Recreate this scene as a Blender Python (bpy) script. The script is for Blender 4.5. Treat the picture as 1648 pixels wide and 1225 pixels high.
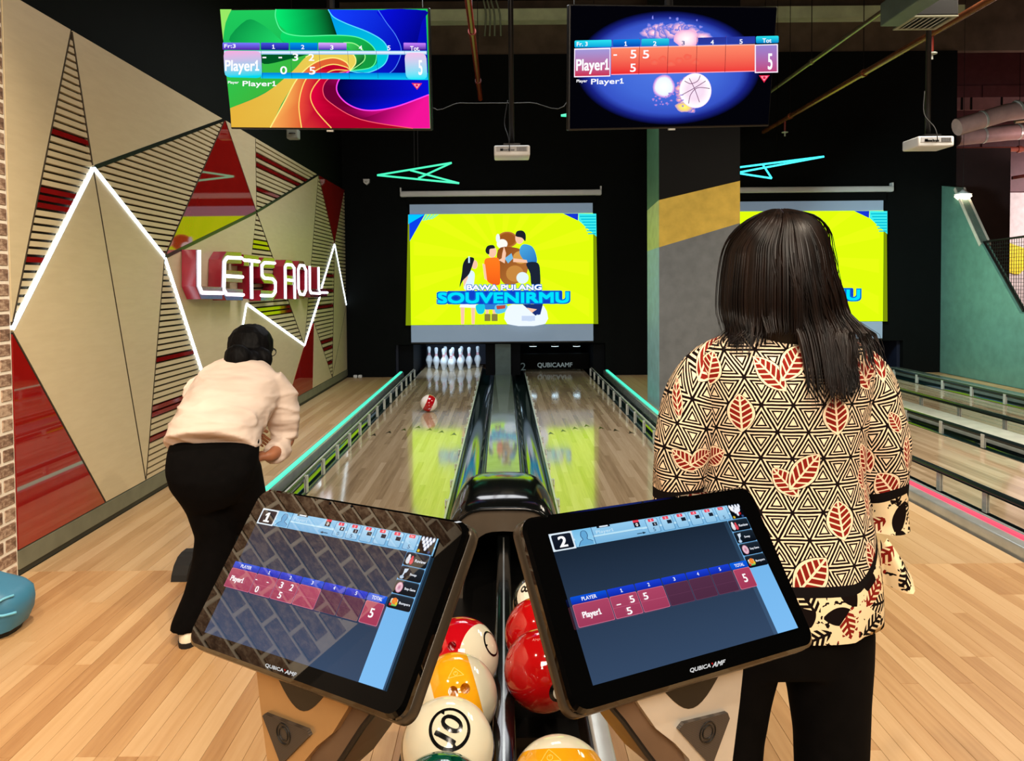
import bpy, bmesh, math, random
import numpy as np
from mathutils import Vector, Matrix, geometry as mgeo
for _o in list(bpy.data.objects): bpy.data.objects.remove(_o)
random.seed(7)
SC = bpy.context.scene
COL = SC.collection
# ------------------------------------------------------------------ camera
FPX, IW, IH, CAMZ = 1234.0, 1648, 1225, 1.5
_p, _r = math.radians(1.9), math.radians(0.5)
AF = np.array([0, math.cos(_p), -math.sin(_p)])
_u = np.array([0, math.sin(_p), math.cos(_p)]); _x = np.array([1.0, 0, 0])
AR = _x*math.cos(_r) - _u*math.sin(_r)
AU = _u*math.cos(_r) + _x*math.sin(_r)
PPX, PPY = 810.357, 496.934
def pray(u, v): return AF + AR*((u-PPX)/FPX) - AU*((v-PPY)/FPX)
def aty(u, v, y):
    d = pray(u, v); return Vector(np.array([0, 0, CAMZ]) + d*(y/d[1]))
def atz(u, v, z):
    d = pray(u, v); return Vector(np.array([0, 0, CAMZ]) + d*((z-CAMZ)/d[2]))
def atx(u, v, x):
    d = pray(u, v); return Vector(np.array([0, 0, CAMZ]) + d*(x/d[0]))
cam_d = bpy.data.cameras.new('camera'); cam = bpy.data.objects.new('camera', cam_d); COL.objects.link(cam)
M = Matrix.Identity(4)
for i in range(3):
    M[i][0] = AR[i]; M[i][1] = AU[i]; M[i][2] = -AF[i]
M[2][3] = CAMZ
cam.matrix_world = M
cam_d.sensor_fit = 'HORIZONTAL'; cam_d.sensor_width = 36.0; cam_d.lens = 36.0*FPX/IW
cam_d.shift_x = (IW/2-PPX)/IW; cam_d.shift_y = (PPY-IH/2)/IW
cam_d.clip_start = 0.05; cam_d.clip_end = 100
SC.camera = cam
# ------------------------------------------------------------------ world, lights, exposure
w = bpy.data.worlds.new('world'); SC.world = w; w.use_nodes = True
w.node_tree.nodes['Background'].inputs[0].default_value = (0.9, 0.85, 1.0, 1); w.node_tree.nodes['Background'].inputs[1].default_value = 0.012
vs = SC.view_settings; SC.display_settings.display_device = 'sRGB'
vs.view_transform = 'Standard'; vs.look = 'None'; vs.gamma = 1.0; vs.use_curve_mapping = False; vs.exposure = 0.0
SC.cycles.use_denoising = True
SC.cycles.sample_clamp_indirect = 6.0
SC.cycles.max_bounces = 6; SC.cycles.diffuse_bounces = 3; SC.cycles.glossy_bounces = 4
def area(name, loc, target, size, power, color, spread=180, size_y=None):
    l = bpy.data.lights.new(name, 'AREA'); l.energy = power; l.color = color; l.size = size; l.spread = math.radians(spread)
    if size_y: l.shape = 'RECTANGLE'; l.size_y = size_y
    o = bpy.data.objects.new(name, l); COL.objects.link(o); o.location = loc
    o.rotation_euler = (Vector(target)-Vector(loc)).to_track_quat('-Z', 'Y').to_euler(); return o
def spot(name, loc, target, power, color, angle=100, blend=0.6, rad=0.06):
    l = bpy.data.lights.new(name, 'SPOT'); l.energy = power; l.color = color; l.spot_size = math.radians(angle); l.spot_blend = blend; l.shadow_soft_size = rad
    o = bpy.data.objects.new(name, l); COL.objects.link(o); o.location = loc
    o.rotation_euler = (Vector(target)-Vector(loc)).to_track_quat('-Z', 'Y').to_euler(); return o
WARM = (1.0, 0.84, 0.65)
spot('ceiling_or_added_spotlight', (-1.3, 0.6, 3.9), (-1.7, 2.9, 0), 205, WARM, 120)
spot('ceiling_or_added_spotlight', (0.3, 0.2, 3.9), (0.2, 2.2, 0), 140, WARM, 110)
spot('ceiling_or_added_spotlight', (2.0, 0.6, 3.9), (1.9, 3.2, 0), 290, WARM, 120)
spot('ceiling_or_added_spotlight', (-0.9, 2.0, 3.9), (-2.53, 2.2, 2.1), 430, WARM, 90)  # added spot that brightens the brick wall
area('ceiling_lamp', (0.2, -1.6, 3.4), (0.0, 4.0, 0.9), 1.6, 150, (1.0, 0.86, 0.70), 150)
area('lane_fill', (-0.2, 7.5, 4.6), (-0.3, 7.8, 0), 2.0, 95, (0.95, 0.97, 1.0), 150)  # unseen fill light added over the first two lanes
area('lane_fill', (4.4, 5.6, 4.6), (4.4, 5.8, 0), 1.6, 210, (1.0, 0.88, 0.72), 140)  # second added fill, over the right-hand lanes
area('pit_lamp', (-0.90, 12.75, 0.95), (-0.9, 13.3, 0.1), 0.9, 26, (0.62, 0.82, 1.0), 150, 0.15)
area('far_room_fill', (11.5, 13.0, 3.6), (11.5, 14.5, 1.5), 1.0, 190, (1.0, 0.86, 0.84), 160)  # unseen fill added to brighten the far room's wall
area('far_ceiling_fill', (9.5, 11.5, 3.3), (9.5, 12.2, 5.5), 1.0, 30, (1.0, 0.62, 0.62), 160)  # unseen upward fill added for the far upper wall
area('partition_fill', (4.2, 9.8, 2.6), (7.05, 10.9, 1.2), 0.5, 45, (0.75, 1.0, 1.0), 120)  # unseen fill added to brighten the partition
# ------------------------------------------------------------------ material helpers
def lin(c):
    return tuple(((x/255.0)/12.92 if x/255.0 <= 0.04045 else ((x/255.0+0.055)/1.055)**2.4) for x in c)
class E:
    """a value in a node tree with arithmetic"""
    def __init__(s, t, v): s.t, s.v = t, v
    def _m(s, op, *a):
        n = s.t.nodes.new('ShaderNodeMath'); n.operation = op
        for i, x in enumerate((s,)+a):
            x = x.v if isinstance(x, E) else x
            if isinstance(x, (int, float)): n.inputs[i].default_value = x
            else: s.t.links.new(x, n.inputs[i])
        return E(s.t, n.outputs[0])
    def __add__(s, o): return s._m('ADD', o)
    __radd__ = __add__
    def __sub__(s, o): return s._m('SUBTRACT', o)
    def __rsub__(s, o): return E(s.t, float(o))._m('SUBTRACT', s)
    def __mul__(s, o): return s._m('MULTIPLY', o)
    __rmul__ = __mul__
    def __truediv__(s, o): return s._m('DIVIDE', o)
    def fl(s): return s._m('FLOOR')
    def fr(s): return s._m('FRACT')
    def ab(s): return s._m('ABSOLUTE')
    def lt(s, o): return s._m('LESS_THAN', o)
    def gt(s, o): return s._m('GREATER_THAN', o)
    def mn(s, o): return s._m('MINIMUM', o)
    def mx(s, o): return s._m('MAXIMUM', o)
    def sin(s): return s._m('SINE')
    def sqrt(s): return s._m('SQRT')
class Mt:
    def __init__(s, name, color=(0.5, 0.5, 0.5), rough=0.5, metal=0.0, ior=1.5, emit=None, estr=1.0, coat=0.0, spec=0.5):
        m = bpy.data.materials.new(name); m.use_nodes = True; s.m, s.t = m, m.node_tree
        s.b = s.t.nodes['Principled BSDF']; i = s.b.inputs
        i['Base Color'].default_value = (*color, 1); i['Roughness'].default_value = rough; i['Metallic'].default_value = metal
        i['IOR'].default_value = ior; i['Coat Weight'].default_value = coat; i['Specular IOR Level'].default_value = spec
        if emit: i['Emission Color'].default_value = (*emit, 1); i['Emission Strength'].default_value = estr
    def n(s, kind, **k):
        n = s.t.nodes.new('ShaderNode'+kind)
        for a, v in k.items():
            if a in n.inputs: 
                n.inputs[a].default_value = v
            else: setattr(n, a, v)
        return n
    def xyz(s, kind='Object', uv=None):
        if uv: c = s.n('UVMap', uv_map=uv).outputs[0]
        else: c = s.n('TexCoord').outputs[kind]
        s.co = c
        x = s.n('SeparateXYZ'); s.t.links.new(c, x.inputs[0])
        return tuple(E(s.t, o) for o in x.outputs)
    def noise(s, scale=5, detail=3, vec=None, stretch=None, rough=0.5):
        nz = s.n('TexNoise'); nz.inputs['Scale'].default_value = scale; nz.inputs['Detail'].default_value = detail; nz.inputs['Roughness'].default_value = rough
        v = vec or s.n('TexCoord').outputs['Object']
        if stretch:
            mp = s.n('Mapping'); mp.inputs['Scale'].default_value = stretch; s.t.links.new(v, mp.inputs[0]); v = mp.outputs[0]
        s.t.links.new(v, nz.inputs['Vector']); return E(s.t, nz.outputs[0])
    def ramp(s, fac, stops, interp='LINEAR'):
        r = s.n('ValToRGB'); cr = r.color_ramp; cr.interpolation = interp
        while len(cr.elements) > 1: cr.elements.remove(cr.elements[-1])
        cr.elements[0].position = stops[0][0]; cr.elements[0].color = (*stops[0][1], 1)
        for p, c in stops[1:]:
            e = cr.elements.new(p); e.color = (*c, 1)
        s.t.links.new(fac.v, r.inputs[0]); return r.outputs[0]
    def mix(s, fac, a, b, blend='MIX'):
        n = s.n('Mix', data_type='RGBA', blend_type=blend)
        for sock, x in ((n.inputs[0], fac), (n.inputs[6], a), (n.inputs[7], b)):
            if isinstance(x, E): x = x.v
            if isinstance(x, (int, float)): sock.default_value = x
            elif isinstance(x, tuple): sock.default_value = (*x, 1)
            else: s.t.links.new(x, sock)
        return n.outputs[2]
    def base(s, sock): s.t.links.new(sock, s.b.inputs['Base Color']); return s
    def inp(s, name, e): s.t.links.new(e.v if isinstance(e, E) else e, s.b.inputs[name]); return s
    def bump(s, h, dist=0.002, strength=0.5):
        b = s.n('Bump'); b.inputs['Distance'].default_value = dist; b.inputs['Strength'].default_value = strength
        s.t.links.new(h.v, b.inputs['Height']); s.t.links.new(b.outputs[0], s.b.inputs['Normal']); return s
def simple(name, rgb, rough=0.5, metal=0.0, var=0.12, scale=8, **k):
    """a plain coat with slight procedural variation"""
    c = lin(rgb); m = Mt(name, c, rough, metal, **k)
    nz = m.noise(scale, 4)
    lo = tuple(x*(1-var) for x in c); hi = tuple(min(1, x*(1+var)) for x in c)
    m.base(m.ramp(nz, [(0.3, lo), (0.7, hi)])); return m.m
def glow(name, rgb, strength):
    c = lin(rgb); return Mt(name, (0.02, 0.02, 0.02), 0.4, emit=c, estr=strength).m
# ------------------------------------------------------------------ object helpers
WL = {}
def setp(o, label=None, cat=None, group=None, kind=None):
    if label: o['label'] = label
    if cat: o['category'] = cat
    if group: o['group'] = group
    if kind: o['kind'] = kind
    return o
def thing(name, label, cat, loc=(0, 0, 0), group=None, rot=None):
    o = bpy.data.objects.new(name, None); COL.objects.link(o); o.location = loc; o.empty_display_size = 0.1
    if rot is not None: o.rotation_euler = rot
    WL[o.name] = Vector(loc) if rot is None else Vector((0, 0, 0))
    return setp(o, label, cat, group)
class MB:
    def __init__(s): s.v, s.f, s.mi, s.uv, s.col = [], [], [], [], []
    def add(s, vs, fs, mi=0):
        b = len(s.v); s.v += [tuple(x) for x in vs]; s.f += [tuple(b+i for i in f) for f in fs]; s.mi += [mi]*len(fs); return s
    def box(s, lo, hi, mi=0):
        x0, y0, z0 = lo; x1, y1, z1 = hi
        return s.add([(x0,y0,z0),(x1,y0,z0),(x1,y1,z0),(x0,y1,z0),(x0,y0,z1),(x1,y0,z1),(x1,y1,z1),(x0,y1,z1)],
                     [(3,2,1,0),(4,5,6,7),(0,1,5,4),(1,2,6,5),(2,3,7,6),(3,0,4,7)], mi)
    def rbox(s, lo, hi, r=0.01, seg=2, mi=0):
        bm = bmesh.new(); bmesh.ops.create_cube(bm, size=1)
        for v in bm.verts: v.co = Vector(((lo[i]+hi[i])/2 + v.co[i]*(hi[i]-lo[i]) for i in range(3)))
        bmesh.ops.bevel(bm, geom=list(bm.edges), offset=r, segments=seg, affect='EDGES', profile=0.5)
        s.bm(bm, mi); return s
    def bm(s, bm, mi=0):
        bm.verts.index_update(); s.add([v.co for v in bm.verts], [[v.index for v in f.verts] for f in bm.faces], mi); bm.free(); return s
    def prism(s, pts, d, mi=0):
        """pts: planar polygon (3D, any winding), extruded by vector d"""
        n = len(pts); d = Vector(d); P = [Vector(p) for p in pts]
        vs = P + [p+d for p in P]
        tris = mgeo.tessellate_polygon([P])
        nm = Vector((0, 0, 0))
        for i in range(n): nm += P[i].cross(P[(i+1) % n])
        if nm.dot(d) > 0: fs = [tuple(reversed(range(n))) if n < 5 else None]
        fs = []
        up = nm.dot(d) > 0
        def orient(t, want):
            a, b, c = (P[i] for i in t); q = (b-a).cross(c-a).dot(d) > 0
            return tuple(t) if q == want else tuple(reversed(t))
        for t in tris:
            fs.append(orient(t, False)); t2 = orient(t, True); fs.append(tuple(i+n for i in t2))
        for i in range(n):
            j = (i+1) % n
            fs.append((i, j, j+n, i+n) if up else (j, i, i+n, j+n))
        return s.add(vs, fs, mi)
    def tube(s, pts, r, seg=8, closed=False, mi=0, caps=True, squash=None):
        P = [Vector(p) for p in pts]; n = len(P); R = r if isinstance(r, (list, tuple)) else [r]*n
        T = []
        for i in range(n):
            a = P[(i-1) % n] if (closed or i > 0) else P[i]; b = P[(i+1) % n] if (closed or i < n-1) else P[i]
            T.append((b-a).normalized())
        ref = Vector((0, 0, 1)) if abs(T[0].z) < 0.9 else Vector((0, 1, 0))
        N = (ref - T[0]*ref.dot(T[0])).normalized(); vs = []
        for i in range(n):
            N = (N - T[i]*N.dot(T[i])).normalized(); B = T[i].cross(N)
            for k in range(seg):
                a = 2*math.pi*k/seg; vs.append(P[i] + N*math.cos(a)*R[i] + B*math.sin(a)*R[i]*(squash or 1))
        fs = []
        for i in range(n if closed else n-1):
            j = (i+1) % n
            for k in range(seg):
                l = (k+1) % seg; fs.append((i*seg+k, i*seg+l, j*seg+l, j*seg+k))
        if caps and not closed: fs += [tuple(reversed(range(seg))), tuple(range((n-1)*seg, n*seg))]
        return s.add(vs, fs, mi)
    def loft(s, rings, mi=0, cap0=True, cap1=True, closed_ring=True):
        n = len(rings[0]); vs = [p for r in rings for p in r]; fs = []
        for i in range(len(rings)-1):
            for k in range(n if closed_ring else n-1):
                l = (k+1) % n; fs.append((i*n+k, i*n+l, (i+1)*n+l, (i+1)*n+k))
        if cap0: fs.append(tuple(reversed(range(n))))
        if cap1: fs.append(tuple(range((len(rings)-1)*n, len(rings)*n)))
        return s.add(vs, fs, mi)
    def lathe(s, prof, c=(0, 0, 0), seg=24, mi=0):
        rings = [[(c[0]+r*math.cos(2*math.pi*k/seg), c[1]+r*math.sin(2*math.pi*k/seg), c[2]+z) for k in range(seg)] for r, z in prof]
        return s.loft(rings, mi)
    def build(s, name, mats, parent=None, smooth=False, local=False, label=None, kind=None, auto=None):
        off = Vector((0, 0, 0))
        if parent is not None and not local: off = WL.get(parent.name, Vector((0, 0, 0)))
        me = bpy.data.meshes.new(name); me.from_pydata([tuple(Vector(v)-off) for v in s.v], [], s.f)
        if not isinstance(mats, (list, tuple)): mats = [mats]
        for m in mats: me.materials.append(m)
        if len(mats) > 1: me.polygons.foreach_set('material_index', s.mi)
        if smooth: me.polygons.foreach_set('use_smooth', [True]*len(me.polygons))
        me.validate(); me.update()
        if auto: me.set_sharp_from_angle(angle=math.radians(auto))
        o = bpy.data.objects.new(name, me); COL.objects.link(o)
        if parent is not None: o.parent = parent; WL[o.name] = WL.get(parent.name, Vector((0, 0, 0)))
        else: WL[o.name] = Vector((0, 0, 0))
        if label: o['label'] = label
        if kind: o['kind'] = kind
        return o
def inset(poly, d):
    """shrink a convex 2D polygon by d"""
    n = len(poly); A = sum(poly[i][0]*poly[(i+1) % n][1]-poly[(i+1) % n][0]*poly[i][1] for i in range(n))
    P = poly if A > 0 else poly[::-1]
    out = P[:]
    for i in range(n):
        a, b = P[i], P[(i+1) % n]; ex, ey = b[0]-a[0], b[1]-a[1]; l = math.hypot(ex, ey) or 1
        nx, ny = -ey/l, ex/l; c = nx*a[0]+ny*a[1]+d
        out = clip(out, nx, ny, c)
        if len(out) < 3: return []
    return out
def clip(poly, nx, ny, c):
    """keep the side where nx*x+ny*y >= c"""
    out = []
    for i in range(len(poly)):
        a, b = poly[i], poly[(i+1) % len(poly)]
        da, db = nx*a[0]+ny*a[1]-c, nx*b[0]+ny*b[1]-c
        if da >= 0: out.append(a)
        if (da >= 0) != (db >= 0):
            t = da/(da-db); out.append((a[0]+(b[0]-a[0])*t, a[1]+(b[1]-a[1])*t))
    return out
def crom(pts, n=6, closed=False):
    P = [tuple(p) for p in pts]; N = len(P); out = []
    rng = range(N if closed else N-1)
    for i in rng:
        g = lambda k: P[k % N] if closed else P[max(0, min(N-1, k))]
        p0, p1, p2, p3 = g(i-1), g(i), g(i+1), g(i+2)
        for k in range(n):
            t = k/n
            out.append(tuple(0.5*(2*b+(c-a)*t+(2*a-5*b+4*c-d)*t*t+(3*b-a-3*c+d)*t**3) for a, b, c, d in zip(p0, p1, p2, p3)))
    if not closed: out.append(P[-1])
    return out
# text outlines ----------------------------------------------------------------
_TC = {}
ONE = ([(0, .78), (0, .66), (.30, .80), (.30, .12), (.02, .12), (.02, 0), (.98, 0), (.98, .12), (.58, .12), (.58, 1), (.40, 1), (.30, .93)], [(0, 1, 2, 11), (2, 9, 10, 11), (2, 3, 8, 9), (4, 5, 6, 7)])
def glyphs(s, bold=0.0, shear=0.0):
    if s == '1': return ONE
    if s == 'Player1':
        v, f = glyphs('Player', 0, shear); b = len(v); k = .87
        return [(x*k, y) for x, y in v]+[(.89+x*.11, .27+y*.73) for x, y in ONE[0]], f+[tuple(b+i for i in q) for q in ONE[1]]
    if s == '10':
        v, f = glyphs('0'); b = len(v)
        return [(.36+x*.64, y) for x, y in v]+[(.02, 0), (.17, 0), (.17, 1), (.02, 1)], f+[(b, b+1, b+2, b+3)]
    bold = 0.0
    k = (s, bold, shear)
    if k not in _TC:
        c = bpy.data.curves.new('t', 'FONT'); c.body = s; c.offset = bold; c.shear = shear; c.resolution_u = 4
        o = bpy.data.objects.new('t', c); COL.objects.link(o)
        dg = bpy.context.evaluated_depsgraph_get(); me = bpy.data.meshes.new_from_object(o.evaluated_get(dg))
        vs = [(v.co.x, v.co.y) for v in me.vertices]; fs = [tuple(p.vertices) for p in me.polygons]
        bpy.data.objects.remove(o); bpy.data.curves.remove(c); bpy.data.meshes.remove(me)
        x0 = min(v[0] for v in vs); x1 = max(v[0] for v in vs); y0 = min(v[1] for v in vs); y1 = max(v[1] for v in vs)
        _TC[k] = ([((x-x0)/max(x1-x0, 1e-6), (y-y0)/max(y1-y0, 1e-6)) for x, y in vs], fs)
    return _TC[k]
class Print:
    """flat print: coloured polygons and lettering in a 2D frame, laid on a plane in thin layers"""
    def __init__(s, tf, place, eps): s.tf, s.place, s.eps, s.v, s.f, s.c, s.lay = tf, place, eps, [], [], [], 0
    def _put(s, pts, fs, cols):
        b = len(s.v); s.lay += 1
        for p in pts: q = s.tf(*p); s.v.append(tuple(s.place(q[0], q[1], s.lay*s.eps)))
        s.c += cols; s.f += [tuple(b+i for i in f) for f in fs]
    def poly(s, pts, col, col2=None, p0=None, p1=None):
        tr = mgeo.tessellate_polygon([[Vector((p[0], p[1], 0)) for p in pts]])
        c1 = lin(col)
        if col2 is None: cols = [c1]*len(pts)
        else:
            c2 = lin(col2); dx, dy = p1[0]-p0[0], p1[1]-p0[1]; L = dx*dx+dy*dy; cols = []
            for p in pts:
                t = max(0, min(1, ((p[0]-p0[0])*dx+(p[1]-p0[1])*dy)/L)); cols.append(tuple(a+(b-a)*t for a, b in zip(c1, c2)))
        s._put(pts, tr, cols)
    def rect(s, x0, y0, x1, y1, col, col2=None):
        s.poly([(x0, y0), (x1, y0), (x1, y1), (x0, y1)], col, col2, (x0, y0), (x0, y1))
    def rrect(s, q, r, col, col2=None):
        (x0, y0), (x1, y1), (x2, y2), (x3, y3) = q; pts = []
        for i in range(4):
            a, b, c = q[i-1], q[i], q[(i+1) % 4]
            la = math.dist(a, b); lc = math.dist(b, c)
            p = (b[0]+(a[0]-b[0])*r/la, b[1]+(a[1]-b[1])*r/la); e = (b[0]+(c[0]-b[0])*r/lc, b[1]+(c[1]-b[1])*r/lc)
            for t in (0, .33, .67, 1): pts.append(tuple((1-t)**2*P+2*t*(1-t)*B+t*t*C for P, B, C in zip(p, b, e)))
        s.poly(pts, col, col2, q[0], q[3])
    def line(s, pts, w, col, closed=False):
        n = len(pts); vs = []; fs = []
        for i in range(n):
            a = pts[i-1] if (i > 0 or closed) else pts[i]; b = pts[(i+1) % n] if (i < n-1 or closed) else pts[i]
            dx, dy = b[0]-a[0], b[1]-a[1]; l = math.hypot(dx, dy) or 1; nx, ny = -dy/l*w/2, dx/l*w/2
            vs += [(pts[i][0]+nx, pts[i][1]+ny), (pts[i][0]-nx, pts[i][1]-ny)]
        for i in range(n if closed else n-1):
            j = (i+1) % n; fs.append((2*i, 2*i+1, 2*j+1, 2*j))
        s._put(vs, fs, [lin(col)]*len(vs))
    def radial(s, cx, cy, rx, ry, stops, n=40, wob=0, seed=0):
        rg = random.Random(seed); ph = [rg.uniform(0, 6.28) for _ in range(6)]
        vs = [(cx, cy)]; cols = [lin(stops[0][1])]; fs = []
        for ri, (t, c) in enumerate(stops[1:]):
            for k in range(n):
                a = 2*math.pi*k/n; q = 1+wob*(math.sin(3*a+ph[0])+.7*math.sin(5*a+ph[1]+ri)+.6*math.sin(9*a+ph[2]+2*ri))/2.3
                vs.append((cx+rx*t*q*math.cos(a), cy+ry*t*q*math.sin(a))); cols.append(lin(c))
            b = 1+ri*n
            for k in range(n):
                l = (k+1) % n
                if ri == 0: fs.append((0, b+k, b+l))
                else: fs.append((b-n+k, b+k, b+l, b-n+l))
        s._put(vs, fs, cols)
    def text(s, t, q, col, bold=0.0, shear=0.0):
        """fit the string's bounds into quad q = TL,TR,BR,BL (or x0,y0,x1,y1)"""
        if len(q) == 4 and not hasattr(q[0], '__len__'): x0, y0, x1, y1 = q; q = [(x0, y0), (x1, y0), (x1, y1), (x0, y1)]
        vs, fs = glyphs(t, 0.0, shear)
        w_ = math.dist(q[0], q[1]); h_ = math.dist(q[0], q[3]); e = bold*h_
        for ox, oy in ([(0, 0)] if bold == 0 else [(a, b) for a in (-e, 0, e) for b in (-e, 0, e) if (a, b) != (0, 0)]):
            ax, ay = ox/max(w_, 1e-9), oy/max(h_, 1e-9); out = []
            for x, y in vs:
                x, y = x+ax, y+ay
                out.append(tuple(q[3][k]*(1-x)*(1-y)+q[2][k]*x*(1-y)+q[1][k]*x*y+q[0][k]*(1-x)*y for k in (0, 1)))
            s._put(out, fs, [lin(col)]*len(out)); s.lay -= 1
        s.lay += 1
    def build(s, name, mat, parent, local=True, label=None):
        mb = MB(); mb.v = s.v; mb.f = s.f; mb.mi = [0]*len(s.f)
        # faces all look the same way
        o = mb.build(name, mat, parent, local=local, label=label)
        at = o.data.color_attributes.new('Col', 'FLOAT_COLOR', 'POINT')
        at.data.foreach_set('color', [x for c in s.c for x in (*c, 1.0)]); return o
def print_mat(name, strength, rough=0.3, spec=0.0):
    m = Mt(name, (0.0, 0.0, 0.0), rough, spec=spec); a = m.n('Attribute', attribute_name='Col')
    m.t.links.new(a.outputs['Color'], m.b.inputs['Emission Color']); m.b.inputs['Emission Strength'].default_value = strength; return m.m
def homog(src, dst):
    A = []; B = []
    for (x, y), (X, Y) in zip(src, dst):
        A.append([x, y, 1, 0, 0, 0, -X*x, -X*y]); B.append(X); A.append([0, 0, 0, x, y, 1, -Y*x, -Y*y]); B.append(Y)
    h = np.linalg.solve(np.array(A, float), np.array(B, float))
    def f(x, y):
        w_ = h[6]*x+h[7]*y+1; return ((h[0]*x+h[1]*y+h[2])/w_, (h[3]*x+h[4]*y+h[5])/w_)
    return f
# ================================================================== materials
def wood(name, cols, rough, board=None, ior=1.5, coat=0.0):
    m = Mt(name, rough=rough, ior=ior, coat=coat); x, y, z = m.xyz('Object')
    oi = m.n('ObjectInfo'); rnd = E(m.t, oi.outputs['Random'])
    cb = m.n('CombineXYZ')
    if board:
        bx = (x/board).fl(); wn = m.n('TexWhiteNoise', noise_dimensions='2D')
        row = ((y + bx*0.37)/1.3).fl(); c2 = m.n('CombineXYZ'); m.t.links.new(bx.v, c2.inputs[0]); m.t.links.new(row.v, c2.inputs[1]); m.t.links.new(c2.outputs[0], wn.inputs['Vector'])
        rnd = E(m.t, wn.outputs['Value'])
    m.t.links.new((x*42.0+rnd*91.0).v, cb.inputs[0]); m.t.links.new((y*2.2+rnd*37.0).v, cb.inputs[1]); m.t.links.new(rnd.v, cb.inputs[2])
    nz = m.noise(1.0, 5, cb.outputs[0], rough=0.6)
    f = nz*0.55+rnd*0.5-0.03
    m.base(m.ramp(f, [(0.15, lin(cols[0])), (0.45, lin(cols[1])), (0.8, lin(cols[2]))]))
    m.inp('Roughness', nz*0.12+(rough-0.06)); return m.m
M_PLANK = wood('oak_plank', [(168, 122, 76), (196, 153, 104), (214, 177, 130)], 0.40)
M_SUB = simple('floor_base', (120, 84, 48), 0.7)
M_LANE = wood('maple_lane', [(138, 116, 90), (170, 147, 117), (196, 175, 146)], 0.085, board=0.045, ior=2.9)
M_STRIP = wood('far_lit_plank', [(168, 130, 86), (194, 158, 114), (212, 182, 140)], 0.36)  # same oak as the approach, greyed to imitate the light along the lanes
M_BLACKWALL = simple('black_wall_paint', (8, 11, 11), 0.8, spec=.12)
M_CONC = simple('bare_concrete', (92, 80, 68), 0.9, var=0.25, scale=3, spec=.1)
M_CEIL = simple('black_ceiling_paint', (5, 5, 5), 0.9)
M_VENEER = Mt('cream_veneer', rough=0.42); _n = M_VENEER.noise(3, 4, stretch=(1, 2.0, 12))
M_VENEER.base(M_VENEER.ramp(_n, [(0.3, lin((208, 188, 150))), (0.7, lin((214, 195, 157)))])); M_VENEER = M_VENEER.m
M_REDPAN = simple('red_gloss_panel', (150, 22, 18), 0.03, var=0.05, ior=2.3)
M_REDSLAT = simple('red_slat', (138, 20, 20), 0.05, ior=2.3)
M_BACKING = simple('dark_backing', (44, 36, 22), 0.9)
M_SKIRT = simple('green_grey_skirting', (112, 112, 92), 0.5)
M_SHADOWGAP = simple('shadow_gap_dark', (52, 52, 44), 0.6)
M_MORTAR = simple('pale_mortar', (240, 228, 208), 0.85, var=0.08, scale=40)
def brick_mat():
    m = Mt('mottled_brick', rough=0.85); oi = m.n('ObjectInfo'); v = m.n('TexCoord').outputs['Object']
    a = m.noise(26, 6, v, stretch=(1, 1, 1.6), rough=0.75); b = m.noise(4, 2, v)
    r = m.ramp(a*0.8+b*0.2+E(m.t, oi.outputs['Random'])*0.12-0.05, [(0.36, lin((88, 62, 46))), (0.5, lin((138, 106, 84))), (0.62, lin((192, 164, 138)))])
    m.base(r); m.bump(a, 0.006, 0.7); return m.m
M_BRICK = brick_mat()
LED_W = glow('white_led', (222, 242, 255), 6.0)
LED_T = glow('teal_led', (70, 228, 192), 1.25)
LED_P = glow('pink_led', (255, 60, 90), 1.6)
NEON_T = glow('teal_neon', (60, 236, 180), 1.2)
NEON_B = glow('cyan_neon', (60, 225, 240), 1.9)
M_BLKGLOSS = simple('black_gloss_plastic', (10, 12, 12), 0.12)
M_BLKSAT = simple('black_satin_plastic', (14, 13, 12), 0.38)
M_BLKRUB = simple('black_rubber', (12, 12, 12), 0.7)
M_METAL = simple('brushed_metal', (170, 174, 172), 0.28, metal=0.9)
M_METALW = simple('pale_metal', (205, 210, 205), 0.32, metal=0.35)
M_RAIL = simple('dark_bumper_rail', (30, 42, 44), 0.16, metal=0.4)
M_GUT = simple('dark_green_gutter', (16, 34, 34), 0.08, ior=2.0)
M_CAP = simple('grey_capping', (118, 130, 122), 0.09, ior=2.0)
M_CAPE = simple('silver_capping', (176, 184, 184), 0.22, metal=0.5)
M_WHITE = simple('white_plastic', (222, 224, 224), 0.4, var=0.04)
M_DARKMET = simple('dark_metal', (24, 22, 22), 0.45, metal=0.5)
M_REDPIPE = simple('red_pipe_paint', (120, 34, 22), 0.3)
M_STEELPIPE = simple('galvanised_pipe', (150, 140, 110), 0.3, metal=0.7)
# ================================================================== floor with its planks
XW = -2.53
YF = 4.0; YB_ = 12.36
fl = MB(); fl.box((-6, -4, -0.2), (15, 16, -0.13)).box((-6, -4, -.13), (15, YF, -.03)).box((-6, YF, -.13), (-1.74, YB_, -.03)).box((1.74, YF, -.13), (2.74, YB_, -.03)).box((6.42, YF, -.13), (15, 16, -.03)).build('floor', M_SUB, kind='structure'); FLOOR = bpy.data.objects['floor']
_pm = {}
def plank(x0, y0, wd, ln, mat):
    key = (round(ln, 2), round(wd, 3), mat.name)
    if key not in _pm:
        b = MB(); b.rbox((0.0006, 0.0006, -0.03), (wd-0.0006, ln-0.0008, 0), 0.0007, 1); o = b.build('plank', mat, FLOOR, local=True); _pm[key] = o
    else:
        o = _pm[key].copy(); COL.objects.link(o); o.parent = FLOOR
    o.location = (x0, y0, 0); return o
LENS = [1.0, 1.4, 1.8]
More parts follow.
